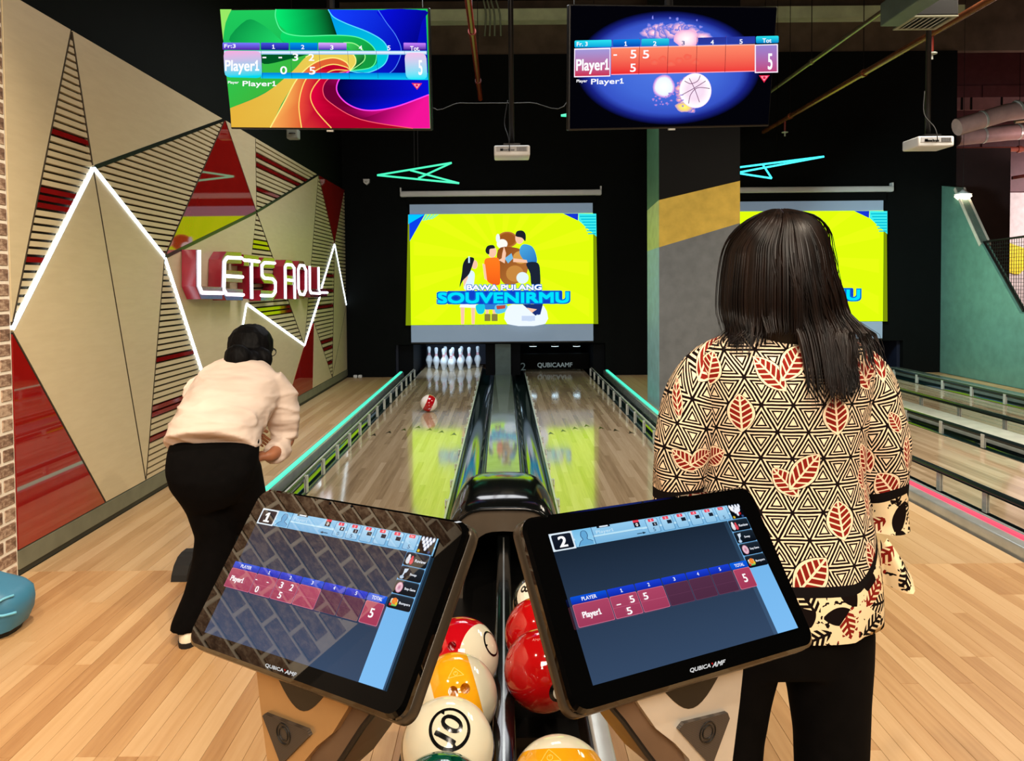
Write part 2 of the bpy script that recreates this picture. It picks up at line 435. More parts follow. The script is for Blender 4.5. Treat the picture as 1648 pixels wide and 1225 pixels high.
def plank_field(x0, x1, y0, y1, wd, mat, skip=lambda a, b, c: False, lens=LENS):
    n = round((x1-x0)/wd); wd = (x1-x0)/n
    for i in range(n):
        y = y0 - random.choice([0, .3, .6, .9])
        while y < y1-0.02:
            L = random.choice(lens)
            a, b = max(y, y0), min(y+L, y1)
            b = a + max(0.2, round((b-a)*5)/5) if b < y1-0.1 else y1
            if y1-b < 0.15: b = y1
            if not skip(x0+i*wd, a, b): plank(x0+i*wd, a, wd, b-a, mat)
            y = b
# the approach: shown as single planks where the photograph shows them
plank_field(XW, 3.02, 1.6, YF, 0.068, M_PLANK, lens=[1.2, 1.6, 2.0])
# strips running on beside the lanes
plank_field(XW, -1.74, YF, 12.35, 0.076, M_STRIP, lens=[2.2, 3.0, 3.6])
plank_field(1.74, 2.74, YF, 12.35, 0.1, M_STRIP, lens=[3.0, 4.0, 4.4])
MB().box((XW, -4, -0.03), (3.02, 1.6, 0)).box((3.02, -4, -0.03), (15, YF, 0)).box((6.42, YF, -0.03), (7.02, 12.35, 0)).box((7.12, YF, -.03), (15, 16, 0)).build('floor_surround', wood('plain_oak_floor', [(176, 130, 82), (204, 162, 112), (222, 186, 138)], 0.40, board=0.068), FLOOR, kind='stuff')
# ================================================================== left wall
def wp(u, v, x=XW):
    p = atx(u, v, x); return (p.y, p.z)
WL_ = MB().box((XW-0.22, 0.81, 0), (XW-0.045, 12.5, 6.0)).build('wall_left', M_BLACKWALL, kind='structure')
ZT = 3.02
PX = dict(A=(115, 36), B=(33, 530), C=(150, 270), D=(265, 414), E=(362, 186), G=(413, 341), H=(512.5, 281), I=(411, 214), K=(490, 556),
          L=(538.5, 393), N=(561, 313), Mm=(565.5, 490), O=(396.5, 489), P=(505.5, 519), Q=(535, 614), R=(235, 777), S=(171, 814), T=(360, 706), X=(463, 655), Y=(503.5, 632))
W2 = {k: wp(*v) for k, v in PX.items()}
Y0 = 3.935; YE = 12.34; ZB = 0.13
for k in 'AEIN': W2[k] = (W2[k][0], ZT)
W2['N'] = (min(W2['N'][0], YE), ZT)
W2['B'] = (Y0, W2['B'][1]); W2['Mm'] = (YE, W2['Mm'][1])
for k in 'QRSTXY': W2[k] = (W2[k][0], ZB)
W2['TL'] = (Y0, ZT); W2['BL'] = (Y0, ZB); W2['TR'] = (YE, ZT); W2['BR'] = (YE, ZB)
def panel(keys, mat, name='wall_panel', gap=0.0075, x=XW, th=0.03, parent=None):
    p = inset([W2[k] for k in keys], gap)
    return MB().prism([(x, y, z) for y, z in p], (-th, 0, 0)).build(name, mat, parent or WL_)
# light veneer panels
for ks in (['TL', 'A', 'B'], ['A', 'E', 'C'], ['B', 'C', 'R', 'S'], ['C', 'D', 'R'], ['D', 'G', 'O', 'T'], ['O', 'K', 'X', 'T'], ['G', 'H', 'K'], ['E', 'I', 'G'],
           ['P', 'Q', 'Y'], ['L', 'Mm', 'Q'], ['Mm', 'BR', 'Q']):
    panel(ks, M_VENEER)
for ks in (['E', 'G', 'D'], ['H', 'N', 'L'], ['B', 'S', 'BL'], ['K', 'P', 'Y', 'X']):
    o = panel(ks, M_REDPAN); o['label'] = 'glossy red triangular wall panel'
# slatted panels: every slat its own piece
def slatted(keys, red, pitch=0.043, phase=0.0):
    poly = inset([W2[k] for k in keys], 0.007)
    back = MB().prism([(XW-0.028, y, z) for y, z in inset([W2[k] for k in keys], 0.001)], (-0.012, 0, 0)).build('slatted_panel', M_BACKING, WL_)
    z = ZB+phase
    while z < ZT:
        s = clip(clip(poly, 0, 1, z), 0, -1, -(z+pitch*0.66))
        if len(s) >= 3 and max(p[0] for p in s)-min(p[0] for p in s) > 0.03:
            isr = any(a <= z < b for a, b in red)
            o = MB().prism([(XW-0.002, a, b) for a, b in s], (-0.025, 0, 0)).build('slat', M_REDSLAT if isr else M_VENEER, back)
            if isr: o['label'] = 'red slat'
        z += pitch
slatted(['A', 'C', 'B'], [(2.325, 2.37), (1.985, 2.03), (1.935, 1.98), (1.63, 1.675)])
slatted(['C', 'E', 'D'], [])
slatted(['D', 'T', 'R'], [(.915, .96), (.555, .645), (.365, .41)])
slatted(['I', 'H', 'G'], [(2.80, 2.86), (2.68, 2.74), (2.44, 2.48)], 0.05)
slatted(['G', 'K', 'O'], [(1.87, 1.96), (1.18, 1.27)], 0.05)
slatted(['H', 'L', 'K'], [], 0.05)
slatted(['N', 'Mm', 'L'], [], 0.055)
slatted(['L', 'Q', 'P'], [(1.585, 1.64), (1.375, 1.43), (1.135, 1.19), (.635, .69), (.54, .595), (.30, .355)], 0.055)
# white light strips set along the joints
def led(a, b, name='light_strip', w_=0.024, mat=LED_W):
    p, q = Vector((XW+0.006, *a)), Vector((XW+0.006, *b)); d = (q-p).normalized(); p = p+d*0.01; q = q-d*0.01
    n = Vector((0, -d.z, d.y))*w_/2
    MB().prism([p+n, q+n, q-n, p-n], (-0.014, 0, 0)).build(name, mat, WL_, label='white glowing strip')
def W(u, v): return wp(u, v)
for a, b in (('B', 'C'), ('C', 'D'), ('D', 'T'), ('O', 'K'), ('L', 'Mm'), ('O', 'T')): led(W2[a], W2[b])
led(W2['L'], W(516, 468)); led(W(515, 477), W2['K'])
for a, b in (('C', 'E'), ('D', 'G'), ('G', 'H')):
    p, q = Vector((XW+.002, *W2[a])), Vector((XW+.002, *W2[b])); d = (q-p).normalized(); n = Vector((0, -d.z, d.y))*.014
    MB().prism([p+n+d*.02, q+n-d*.02, q-n-d*.02, p-n+d*.02], (-.012, 0, 0)).build('joint_strip', M_BLKSAT, WL_, label='black joint strip')
M_JOINT = simple('dark_brown_joint', (58, 44, 26), .8)
for a, b in (('C', 'R'), ('A', 'B'), ('A', 'C'), ('B', 'S'), ('D', 'R'), ('E', 'G'), ('E', 'D'), ('I', 'G'), ('H', 'K'), ('G', 'K'), ('Mm', 'Q'), ('L', 'Q'), ('P', 'Q'), ('H', 'L')):
    p, q = Vector((XW+.0015, *W2[a])), Vector((XW+.0015, *W2[b])); d = (q-p).normalized(); n = Vector((0, -d.z, d.y))*.0042
    MB().prism([p+n+d*.015, q+n-d*.015, q-n-d*.015, p-n+d*.015], (-.010, 0, 0)).build('joint_strip', M_JOINT, WL_)
# skirting board and the shadow gap below it, shade put into its dark colour
MB().box((XW-0.04, Y0, 0.035), (XW+0.006, YE, ZB)).build('baseboard_left', M_SKIRT, kind='structure')
MB().box((XW-0.04, Y0, 0.0), (XW-0.006, YE, 0.034)).build('shadow_gap_strip', M_SHADOWGAP, kind='structure')
# brickwork nearer than the panels
mort = MB().box((XW-0.045, 0.81, 0), (XW-0.001, Y0-0.004, 3.3)).build('wall_brickwork', M_MORTAR, kind='structure')
RH, BLN = 0.0765, 0.205
far = MB(); bproto = {}
for r in range(43):
    z = 0.004+r*RH; y = Y0-0.012 - (0 if r % 2 else BLN*0.5)
    y1 = Y0-0.012
    first = True
    while y1 > 0.85:
        L = (BLN*0.5 if (first and r % 2 == 0) else BLN)-0.020; first = False
        y0 = max(y1-L, 0.82)
        if y1 > 3.55 and z < 3.05:
            k = round(y1-y0, 3)
            if k not in bproto:
                o = MB().rbox((-0.012, -(y1-y0), 0), (0.0035, 0, RH-0.016), 0.004, 1).build('brick', M_BRICK, mort, local=True); bproto[k] = o
            else:
                o = bproto[k].copy(); COL.objects.link(o); o.parent = mort
            o.location = (XW+random.uniform(-.001, .001), y1, z)
        else: far.box((XW-0.012, y0, z), (XW+0.0035, y1, z+RH-0.016))
        y1 = y0-0.020
far.build('brick_courses', M_BRICK, mort, kind='stuff')
# ================================================================== back wall, pits, ceiling
YB = 12.36
bw = MB()
bw.box((XW-0.2, YB, 0), (-1.76, YB+0.12, 0.52)).box((1.64, YB, 0), (2.9, YB+0.12, 0.52)).box((6.45, YB, 0), (7.28, YB+0.12, .52)).box((XW-.2, YB, 0.52), (7.28, YB+.12, 5.15))
bw.build('wall_back', M_BLACKWALL, kind='structure')
MB().box((XW-.2, YB+.02, 5.15), (15, YB+.14, 6.0)).build('wall_upper', M_CONC, kind='structure')
MB().box((XW-.2, YB-.2, 5.62), (7.28, YB+.02, 5.8)).build('ceiling_beam', simple('painted_beam', (196, 212, 170), .8, var=.15, scale=4), kind='structure')
MB().box((XW-.4, -4, 6.0), (15, 16, 6.1)).build('ceiling', M_CEIL, kind='structure')
MB().box((XW-.22, -4, 0), (XW-.1, 0.81, 6)).box((-6, -4.1, 0), (15, -4, 6)).build('wall_front', simple('rear_wall_paint', (70, 62, 54), .8), kind='structure')
MB().box((15, -4, 0), (15.1, 16, 6)).build('wall_right', simple('dark_side_wall', (40, 34, 34), .8), kind='structure')
M_NAVY = simple('navy_pit_curtain', (14, 22, 46), 0.6)
pit = MB(); pit.box((-1.8, 14.7, -.05), (6.5, 14.8, .6)).box((-1.82, YB+.1, -.05), (-1.72, 14.7, .6)).box((6.4, YB+.1, -.05), (6.5, 14.7, .6)).box((-1.8, YB+.12, .95), (6.5, 14.7, 1.0))
pit.build('wall_pit', M_NAVY, kind='structure')
pk = simple('pit_divider_panel', (84, 104, 104), 0.5)
MB().box((-.14, YB+.02, 0), (.11, 14.6, .95)).build('wall_divider', pk, kind='structure')
MB().box((-.30, YB+.14, 0), (-.14, 14.6, .95)).box((.11, YB+.14, 0), (.27, 14.6, .95)).box((-1.72, YB+.14, 0), (-1.48, 14.6, .95)).box((1.46, YB+.14, 0), (1.9, 14.6, .95)).build('wall_kickback', simple('navy_kickback', (5, 8, 14), .6, spec=.1), kind='structure')
# column between the lane pairs, painted in diagonal bands
cl = thing('column', 'square painted column with yellow diagonal band between the lane pairs', 'column', (2.28, 9.3, 0)); cl['kind'] = 'structure'
cx0, cx1, cy0, cy1 = 1.81, 2.745, 8.9, 9.62
def cface(u, v): p = aty(u, v, cy0); return p.z
fz = [cface(1063, 322), cface(1187, 291), cface(1063, 398), cface(1187, 359)]
sz = [atx(1040, 340, cx0).z, atx(1040, 405, cx0).z]
def band(name, zs, rgb, rough=.55):
    # zs: bottom/top heights at (x0,y1) side far, (x0,y0) corner, (x1,y0) right corner
    (b0, t0), (b1, t1), (b2, t2) = zs
    m = simple('column_'+name, rgb, rough, spec=.15)
    vs = [(cx0, cy1, b0), (cx0, cy0, b1), (cx1, cy0, b2), (cx1, cy1, b2), (cx0, cy1, t0), (cx0, cy0, t1), (cx1, cy0, t2), (cx1, cy1, t2)]
    MB().add(vs, [(3, 2, 1, 0), (4, 5, 6, 7), (0, 1, 5, 4), (1, 2, 6, 5), (2, 3, 7, 6), (3, 0, 4, 7)]).build(name, m, cl)
band('grey_band', [(0, sz[1]), (0, fz[2]), (0, fz[3])], (112, 116, 118))
band('yellow_band', [(sz[1], sz[0]), (fz[2], fz[0]), (fz[3], fz[1])], (208, 176, 78))
band('black_band', [(sz[0], 6), (fz[0], 6), (fz[1], 6)], (7, 7, 6))
# the column's lane side is painted pale blue and green
MB().prism([(cx0-.004, cy0+.005, .0), (cx0-.004, cy1, .0), (cx0-.004, cy1, sz[1]), (cx0-.004, cy0+.005, fz[2])], (.003, 0, 0)).build('blue_face', simple('column_blue', (150, 196, 204), .5), cl)
MB().prism([(cx0-.004, cy0+.005, fz[2]), (cx0-.004, cy1, sz[1]), (cx0-.004, cy1, sz[0]), (cx0-.004, cy0+.005, fz[0])], (.003, 0, 0)).build('lime_face', simple('column_lime', (196, 210, 130), .5), cl)
MB().prism([(cx0-.004, cy0+.005, fz[0]), (cx0-.004, cy1, sz[0]), (cx0-.004, cy1, 4.2), (cx0-.004, cy0+.005, 4.2)], (.003, 0, 0)).build('green_face', simple('column_green', (70, 110, 84), .5), cl)
# partition at the right with its sloped top, the room beyond
px_ = 7.05
pz = lambda u, v: (atx(u, v, px_).y, atx(u, v, px_).z)
prof = [(YB, 0.0), (YB, 3.0), (11.98, 2.93), (11.32, 2.02), (10.46, 1.03), (10.1, 1.0), (8.0, 1.0), (8.0, 0)]
MB().prism([(px_, y, z) for y, z in prof], (.11, 0, 0)).build('wall_partition', simple('teal_green_paint', (96, 140, 126), .45), kind='structure')
MB().prism([(px_-.012, 11.98, 2.93), (px_-.012, 11.32, 2.02), (px_-.012, 11.36, 1.985), (px_-.012, 12.02, 2.9)], (.16, 0, 0)).build('trim_2', simple('cream_trim', (206, 196, 182), .5), kind='structure')
MB().box((7.28, YB+.0, 0), (8.15, YB+.12, 3.6)).build('wall_pillar', simple('dark_maroon_paint', (40, 22, 24), .7), kind='structure')  # pillar in one even dark maroon
fr = MB().box((7.3, 15.2, 0), (15, 15.3, 3.2)).build('wall_far', simple('white_far_paint', (206, 196, 196), .7), kind='structure')
up = MB().box((7.3, 15.22, 3.2), (15, 15.3, 6)).build('wall_far_upper', simple('maroon_far_paint', (92, 52, 58), .7), kind='structure')
for x in (8.3, 9.45, 10.6, 11.75): MB().box((x, 15.19, 3.22), (x+1.1, 15.215, 5.3)).build('wall_board', simple('maroon_board', (98, 58, 64), .6), up)
ypoly = [(1575, 371), (1609, 385.5), (1650, 400), (1650, 432), (1641, 441), (1633, 441), (1616, 436), (1590, 424), (1575, 420)]
MB().prism([aty(u, v, 15.18) for u, v in ypoly], (0, .02, 0)).build('painted_shape', simple('yellow_wall_paint', (232, 214, 40), .6), fr)
# ================================================================== lanes, gutters, cappings, bumpers
LANES = [(-1.42, -0.39, 'first lane, with the ten white pins standing at its end'), (0.35, 1.37, 'second lane, right of the grey capping, with the sweep panel lowered'),
         (3.1, 4.22, 'third lane, behind the woman, beyond the pink strip'), (4.9, 5.95, 'fourth lane, beside the teal partition')]
def arrow(x, y, s=1):
    h = 0.03
    return MB().prism([(x-h, y-.07, .0006), (x, y+.07, .0006), (x+h, y-.07, .0006), (x, y-.03, .0006)], (0, 0, -.003))
M_MARK = simple('dark_inlay', (40, 28, 20), .3)
for i, (x0, x1, lb) in enumerate(LANES):
    c = (x0+x1)/2; yn = YF if i < 2 else 3.9
    t = thing('bowling_lane', 'glossy wooden bowling lane, '+lb, 'lane', (c, yn, 0))
    MB().box((x0, yn, -.05), (x1, 13.05 if i < 2 else 12.9, 0)).build('lane_bed', M_LANE, t)
    MB().box((x0, 13.055 if i < 2 else 12.905, -.05), (x1, 14.05, 0)).build('pin_deck', wood('pin_deck_wood', [(140, 116, 84), (172, 146, 108), (190, 168, 130)], .085, board=.045, ior=2.9), t)
    if i < 2:
        for k in (-3, -2, -1, 0, 1, 2, 3): arrow(c+k*.133, 8.0-abs(k)*.13).build('arrow_marker', M_MARK, t)
def gutter(x0, x1, lb):
    t = thing('gutter', lb, 'gutter', ((x0+x1)/2, YF, 0)); c = (x0+x1)/2; r = (x1-x0)/2; prof = []
    for k in range(13):
        a = math.pi*k/12; prof.append((c-r*math.cos(a), -0.085*math.sin(a)))
    yn = YF+.08
    MB().loft([[(x, y, z) for x, z in prof] for y in (yn, 14.0)][::-1], cap0=False, cap1=False, closed_ring=False).build('channel', M_GUT, t, smooth=True)
    MB().box((x0, yn, -.12), (x0+.006, 14, .004)).box((x1-.006, yn, -.12), (x1, 14, .004)).build('channel_lip', M_RAIL, t)
GUT = [(-1.62, -1.42, 'gutter between the teal strip and the first lane'), (-.39, -.16, 'gutter between the first lane and the grey capping'), (.13, .35, 'gutter between the grey capping and the second lane'),
       (1.37, 1.6, 'gutter right of the second lane, below the right teal strip'), (2.93, 3.1, 'gutter between the pink strip and the third lane'), (4.22, 4.42, 'gutter left of the pale capping behind the woman'),
       (4.7, 4.9, 'gutter right of the pale capping behind the woman'), (5.95, 6.2, 'gutter along the far side of the fourth lane')]
for g in GUT: gutter(*g)
def capping(x0, x1, z, mat, lb, ledx=None, ledm=None, y0=YF):
    t = thing('lane_capping', lb, 'capping', ((x0+x1)/2, y0, 0))
    MB().rbox((x0, y0, -.03), (x1, 12.34, z), .012, 3).build('cover', mat, t, smooth=True, auto=40)
    if ledx:
        MB().rbox((ledx-.02, y0+.06, z-.004), (ledx+.02, 12.3, z+.012), .005, 2).build('light_strip', ledm, t, label='glowing strip')
        if ledm is LED_T:
            cp = [(-.04, 0), (-.03, .03), (.0, .07), (.05, .098), (.10, .106), (.16, .104), (.16, 0)]
            MB().prism([(x0, y0-.12+a, b) for a, b in cp], (x1-x0, 0, 0)).build('end_cap', M_BLKRUB, t, label='black curved end cap')
capping(-1.70, -1.62, .085, M_CAPE, 'silver capping with teal light strip along the first lane', -1.655, LED_T)
capping(-.155, .125, .03, M_CAP, 'grey glossy capping between the first and second lanes')
capping(1.60, 1.70, .085, M_CAPE, 'silver capping with teal light strip right of the second lane', 1.655, LED_T)
capping(2.76, 2.93, .07, M_CAPE, 'silver capping with pink light strip near the right edge', 2.85, LED_P)
capping(4.43, 4.69, .09, simple('pale_capping', (190, 196, 184), .25), 'pale capping between the third and fourth lanes')
capping(6.21, 6.36, .1, M_CAP, 'dark capping at the foot of the teal partition')
PB = MB().box((-.006, -.011, 0), (.006, -.003, .115)).box((-.006, .003, 0), (.006, .011, .115)).box((-.008, -.014, .09), (.008, .014, .1))
POST = None
def bumper(x, z, y0, lb, step=.52, ymax=12.3, side=1, hp=None):
    global POST
    t = thing('bumper_rail', lb, 'rail', (x, y0, 0))
    MB().tube([(x, y0, z), (x, ymax, z)], (.017 if x < 2 else .024) if z > .06 else .011, 8).build('rail', M_RAIL, t, smooth=True, auto=50)
    MB().box((x-.006, y0, z+.014), (x+.006, ymax, z+.020)).build('rail_cap', M_METALW if x < 2 else M_RAIL, t)
    y = y0+.2
    while y < ymax:
        if POST is None:
            POST = MB().box((-.011, -.022, 0), (-.003, .022, 1)).box((.003, -.022, 0), (.011, .022, 1)).box((-.012, -.012, .8), (.012, .012, .9)).build('post', M_METALW, t, local=True); o = POST
        else:
            o = POST.copy(); COL.objects.link(o); o.parent = t
        o.location = (0.02*side, y-y0, 0.006); o.scale = (1, 1, z+.006); y += step
bumper(-1.455, .115, 4.25, 'raised bumper rail on posts along the left of the first lane', side=1)
bumper(-.375, .035, 4.4, 'low dark bumper rail along the right of the first lane', side=-1)
bumper(.335, .035, 4.4, 'low dark bumper rail along the left of the second lane', side=1)
bumper(1.405, .115, 4.25, 'raised bumper rail on posts along the right of the second lane', side=-1)
bumper(3.06, .16, 4.15, 'raised bumper rail beside the pink light strip', side=1)
bumper(4.26, .115, 4.6, 'raised bumper rail along the right of the third lane', side=-1, step=.65)
bumper(4.87, .15, 5.0, 'raised bumper rail along the left of the fourth lane', side=1, step=.75)
bumper(5.99, .115, 5.0, 'raised bumper rail along the right of the fourth lane', side=-1, step=.65)
# ================================================================== pins and pit fittings
M_PIN = simple('white_pin', (226, 232, 240), 0.2, var=.03); M_PINR = simple('pink_red_band', (214, 90, 110), .25)
def pin_prof():
    P = [(0.0, 0), (.022, 0), (.0285, .012), (.036, .05), (.051, .095), (.0605, .125), (.059, .155), (.047, .19), (.033, .215), (.0245, .24), (.0235, .262), (.0255, .29), (.031, .318), (.0325, .34), (.029, .362), (.019, .377), (0.0, .381)]
    return crom(P, 3)
def make_pin(loc, lb):
    t = thing('bowling_pin', lb, 'bowling pin', loc, 'ten pins standing at the end of the first lane')
    MB().lathe([(max(r, 0.0004), z) for r, z in pin_prof()], loc, 20).build('pin_body', M_PIN, t, smooth=True)
    for z, r in ((.232, .0272), (.258, .0245)): MB().lathe([(r-.002, -.006), (r+.0009, -.006), (r+.0007, .006), (r-.002, .006)], (loc[0], loc[1], loc[2]+z), 20).build('red_band', M_PINR, t, smooth=True)
    return t
def dup(root, loc, label=None):
    r = root.copy(); COL.objects.link(r); r.location = loc; WL[r.name] = Vector(loc)
    if label: r['label'] = label
    for ch in list(root.children):
        c = ch.copy(); COL.objects.link(c); c.parent = r
        for g in list(ch.children):
            d = g.copy(); COL.objects.link(d); d.parent = c
    return r
pc, py = -.905, 13.08; dy, dx = .21, .145
pins = [(0, 0, 'front pin of the ten, alone nearest the bowler'), (1, -1, 'second-row pin left of the front pin'), (1, 1, 'second-row pin right of the front pin'),
        (2, -2, 'third-row pin, second standing from the left'), (2, 0, 'third-row pin straight behind the front pin'), (2, 2, 'third-row pin, second standing from the right'),
        (3, -3, 'back-row pin at the far left of the ten'), (3, -1, 'back-row pin inside left, half hidden'), (3, 1, 'back-row pin inside right, half hidden'), (3, 3, 'back-row pin at the far right of the ten')]
pr = None
for r, k, lb in pins:
    loc = (pc+k*dx, py+r*dy, 0)
    lb = 'white bowling pin with red neck bands, '+lb
    pr = make_pin(loc, lb) if pr is None else dup(pr, loc, lb) and pr
sw = thing('sweep_panel', 'black pin sweep panel lettered QUBICAAMF at the end of lane two', 'panel', (.86, 13.05, 0))
MB().rbox((.28, 13.0, .03), (1.45, 13.06, .30), .01).build('board', simple('matt_black_board', (5, 6, 6), .8, spec=.1), sw)
pm = print_mat('dim_print', .45)
P = Print(lambda a, b: (a, b), lambda x, y, e: Vector((x, 12.998-e, y)), .0006)
a, b = aty(865, 584, 13.0), aty(921, 592, 13.0); P.text('QUBICAAMF', (a.x, a.z, b.x, b.z), (150, 165, 165), .02)
a, b = aty(838, 584, 13.0), aty(846, 596, 13.0); P.text('2', (a.x, a.z, b.x, b.z), (95, 110, 110), .0)
P.build('lettering', pm, sw, local=False)
for u in (858, 893, 928):
    p = aty(u, 557, 13.0); t = thing('pit_light', ['small round light over lane two, left of three', 'small round light over lane two, middle of three', 'small round light over lane two, right of three'][(858, 893, 928).index(u)], 'light', p, 'lights over the end of lane two')
    MB().lathe([(.07, .0), (.075, .05), (.05, .07), (.0005, .07)], p, 16).build('housing', M_BLKSAT, t, smooth=True)
    MB().lathe([(.0005, -.004), (.062, -.004), (.062, .003)], p, 16).build('lens', glow('pit_light_glow', (200, 235, 255), 6), t)
# ================================================================== projection screens
SM = Mt('screen_cloth', lin((150, 168, 186)), .8, emit=lin((118, 142, 168)), estr=.42).m  # cloth given its own glow in place of the projector's light
PRM = print_mat('projected_light', 1.15, .9)
def proj_screen(x0, x1, z0, z1, hx0, hx1, hz, lb, quad):
    t = thing('projection_screen', lb, 'screen', ((x0+x1)/2, YB, z0))
    MB().box((x0, YB-.075, z0), (x1, YB-.07, z1)).build('cloth', SM, t)
    MB().box((x0-.05, YB-.072, z1), (x1+.05, YB-.067, hz-.03)).build('black_drop', M_BLACKWALL, t)
    MB().tube([(x0, YB-.072, z0-.01), (x1, YB-.072, z0-.01)], .012, 6).build('bottom_bar', M_BLKSAT, t)
    MB().rbox((hx0, YB-.12, hz-.045), (hx1, YB-.02, hz+.045), .02, 3).build('housing', M_WHITE, t, smooth=True, auto=40)
    for hx in (hx0, hx1-.02): MB().box((hx, YB-.1, hz+.02), (hx+.02, YB-.0, hz+.1)).build('bracket', M_WHITE, t)
    # picture: frame coordinates are those of a 1336 x 1225 view of the first screen
    tf = homog([(75, 150), (1162, 146), (1165, 957), (85, 962)], [(x0, z1), (x1, z1), (x1, z0), (x0, z0)])
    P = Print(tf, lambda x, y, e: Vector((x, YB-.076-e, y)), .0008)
    Y1, Y2 = (214, 276, 12), (221, 278, 18)
    P.poly([(66, 210), (1182, 210), (1194, 858), (52, 862)], (120, 140, 8))  # dim glowing margin, stands in for projector spill past the cloth
    P.poly([(76, 208), (1164, 206), (1166, 856), (84, 860)], Y1)
    rg = random.Random(3)
    for k in range(16):
        a0 = 2*math.pi*(k+.1)/16; a1 = 2*math.pi*(k+.5)/16; c = (620, 470)
        def cl(a):
            dx, dy = math.cos(a), math.sin(a); r = min(520/abs(dx) if dx else 9e9, (255 if dy < 0 else 380)/abs(dy) if dy else 9e9); return (c[0]+dx*r, c[1]+dy*r)
        P.poly([(c[0]+90*math.cos(a0), c[1]+90*math.sin(a0)), cl(a0), cl(a1), (c[0]+90*math.cos(a1), c[1]+90*math.sin(a1))], Y2)
    # corners
    P.poly([(74, 208), (168, 208), (76, 368)], (10, 60, 220)); P.poly([(68, 210), (165, 210), (68, 266)], (0, 190, 245))
    for k in range(4): P.poly([(172+k*22, 210), (184+k*22, 210), (162+k*16, 246-k*3), (152+k*16, 246-k*3)], (90, 220, 200))
    P.poly([(985, 208), (1076, 208), (1074, 250)], (20, 50, 200)); P.poly([(1078, 208), (1182, 210), (1184, 345), (1078, 250)], (60, 225, 225))
    for k in range(7): P.rect(1084+k*8, 222+k*17, 1180, 229+k*17, (0, 180, 205))
    # the pictured family, plain figures
    def blob(cx, cy, rx, ry, col, col2=None): P.radial(cx, cy, rx, ry, [(0, col), (.75, col), (1, col2 or col)], 22)
    SK, HR = (238, 190, 160), (28, 30, 40)
    blob(655, 360, 62, 48, (150, 84, 30), (196, 130, 60)); blob(625, 385, 32, 28, (240, 238, 230)); blob(600, 352, 12, 26, (226, 234, 240))
    P.poly(crom([(600, 420), (690, 405), (770, 440), (780, 520), (745, 600), (650, 625), (605, 560)], 4, True), (132, 70, 26), (176, 110, 50), (600, 420), (780, 600))
    blob(735, 465, 46, 38, (206, 150, 70)); blob(700, 560, 52, 48, (190, 130, 60)); blob(745, 585, 36, 34, (216, 232, 236))
    P.poly(crom([(745, 390), (800, 400), (826, 450), (826, 500), (770, 495), (728, 440)], 4, True), (70, 160, 215), (40, 110, 180), (745, 390), (826, 500))
    blob(728, 352, 26, 34, SK); P.poly(crom([(706, 340), (712, 312), (745, 308), (764, 330), (762, 370), (742, 350)], 4, True), HR)
    P.poly([(640, 470), (680, 440), (690, 470), (660, 500)], (110, 180, 220)); P.poly([(690, 470), (770, 480), (775, 497), (690, 492)], SK)
    P.poly(crom([(768, 500), (836, 498), (850, 560), (846, 640), (800, 630), (790, 560)], 4, True), (26, 34, 50))
    P.poly(crom([(520, 480), (560, 466), (606, 474), (612, 560), (608, 625), (545, 612), (528, 560)], 4, True), (250, 120, 30), (232, 92, 24), (520, 470), (520, 620))
    P.poly([(604, 480), (640, 500), (648, 440), (636, 400), (626, 440), (622, 470)], SK); P.poly([(508, 500), (524, 505), (536, 600), (520, 590)], SK)
    blob(566, 432, 26, 34, SK); P.poly(crom([(526, 420), (540, 396), (572, 392), (582, 410), (552, 416), (548, 445), (532, 440)], 4, True), HR)
    P.poly(crom([(408, 556), (440, 540), (462, 560), (458, 620), (462, 650), (400, 650)], 4, True), (214, 232, 240))
    P.poly([(392, 590), (414, 560), (424, 580), (398, 640)], SK); blob(462, 506, 18, 26, SK)
    P.poly(crom([(394, 500), (420, 464), (458, 468), (452, 500), (430, 560), (392, 600), (372, 640), (386, 560)], 4, True), HR); P.rect(424, 458, 434, 496, (190, 225, 235))
    for x in (378, 440): P.poly([(x, 740), (x+26, 740), (x+22, 856), (x+4, 856)], SK)
    P.poly([(380, 735), (472, 735), (466, 760), (372, 756)], (232, 240, 244))
    for x in (524, 566): P.poly([(x, 740), (x+26, 740), (x+20, 800), (x+4, 800)], SK); P.rect(x-4, 796, x+32, 838, (130, 120, 60))
    P.poly([(516, 735), (600, 735), (585, 770), (525, 770)], (40, 120, 200)); P.poly(crom([(470, 745), (520, 740), (516, 790), (480, 792)], 4, True), (20, 190, 220)); P.poly(crom([(585, 745), (650, 742), (650, 780), (590, 794)], 4, True), (90, 190, 225)); P.poly([(590, 748), (645, 744), (642, 764), (594, 770)], (180, 70, 60))
    P.poly(crom([(660, 750), (760, 744), (870, 750), (878, 856), (656, 856)], 3, True), (226, 236, 246)); P.poly([(745, 740), (866, 738), (850, 800), (820, 806)], (24, 44, 110)); P.poly([(770, 760), (830, 770), (800, 790)], SK)
    for k in range(16): P.rect(rg.randint(680, 850), rg.randint(800, 850), rg.randint(680, 860), rg.randint(800, 852), (190, 206, 232)) if k % 4 == 0 else None
    # lettering
    P.text('BAWA PULANG', (418, 626, 856, 656), (20, 90, 190), .16); P.text('BAWA PULANG', (418, 626, 856, 656), (245, 252, 255), .05)
    P.rrect([(300, 660), (980, 660), (980, 738), (300, 738)], 10, (14, 60, 190)); P.text('SOUVENIRMU', (246, 672, 1018, 730), (10, 92, 200), .17)
    P.text('SOUVENIRMU', (248, 672, 1016, 730), (0, 214, 240), .065)
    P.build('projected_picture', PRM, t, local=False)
    return t
a0, a1 = aty(660, 330, YB), aty(954, 548, YB)
proj_screen(a0.x, a1.x, a1.z, a0.z, aty(645, 313, YB).x, aty(967, 310, YB).x, 2.935, 'projection screen over lanes one and two, showing yellow family advertisement', None)
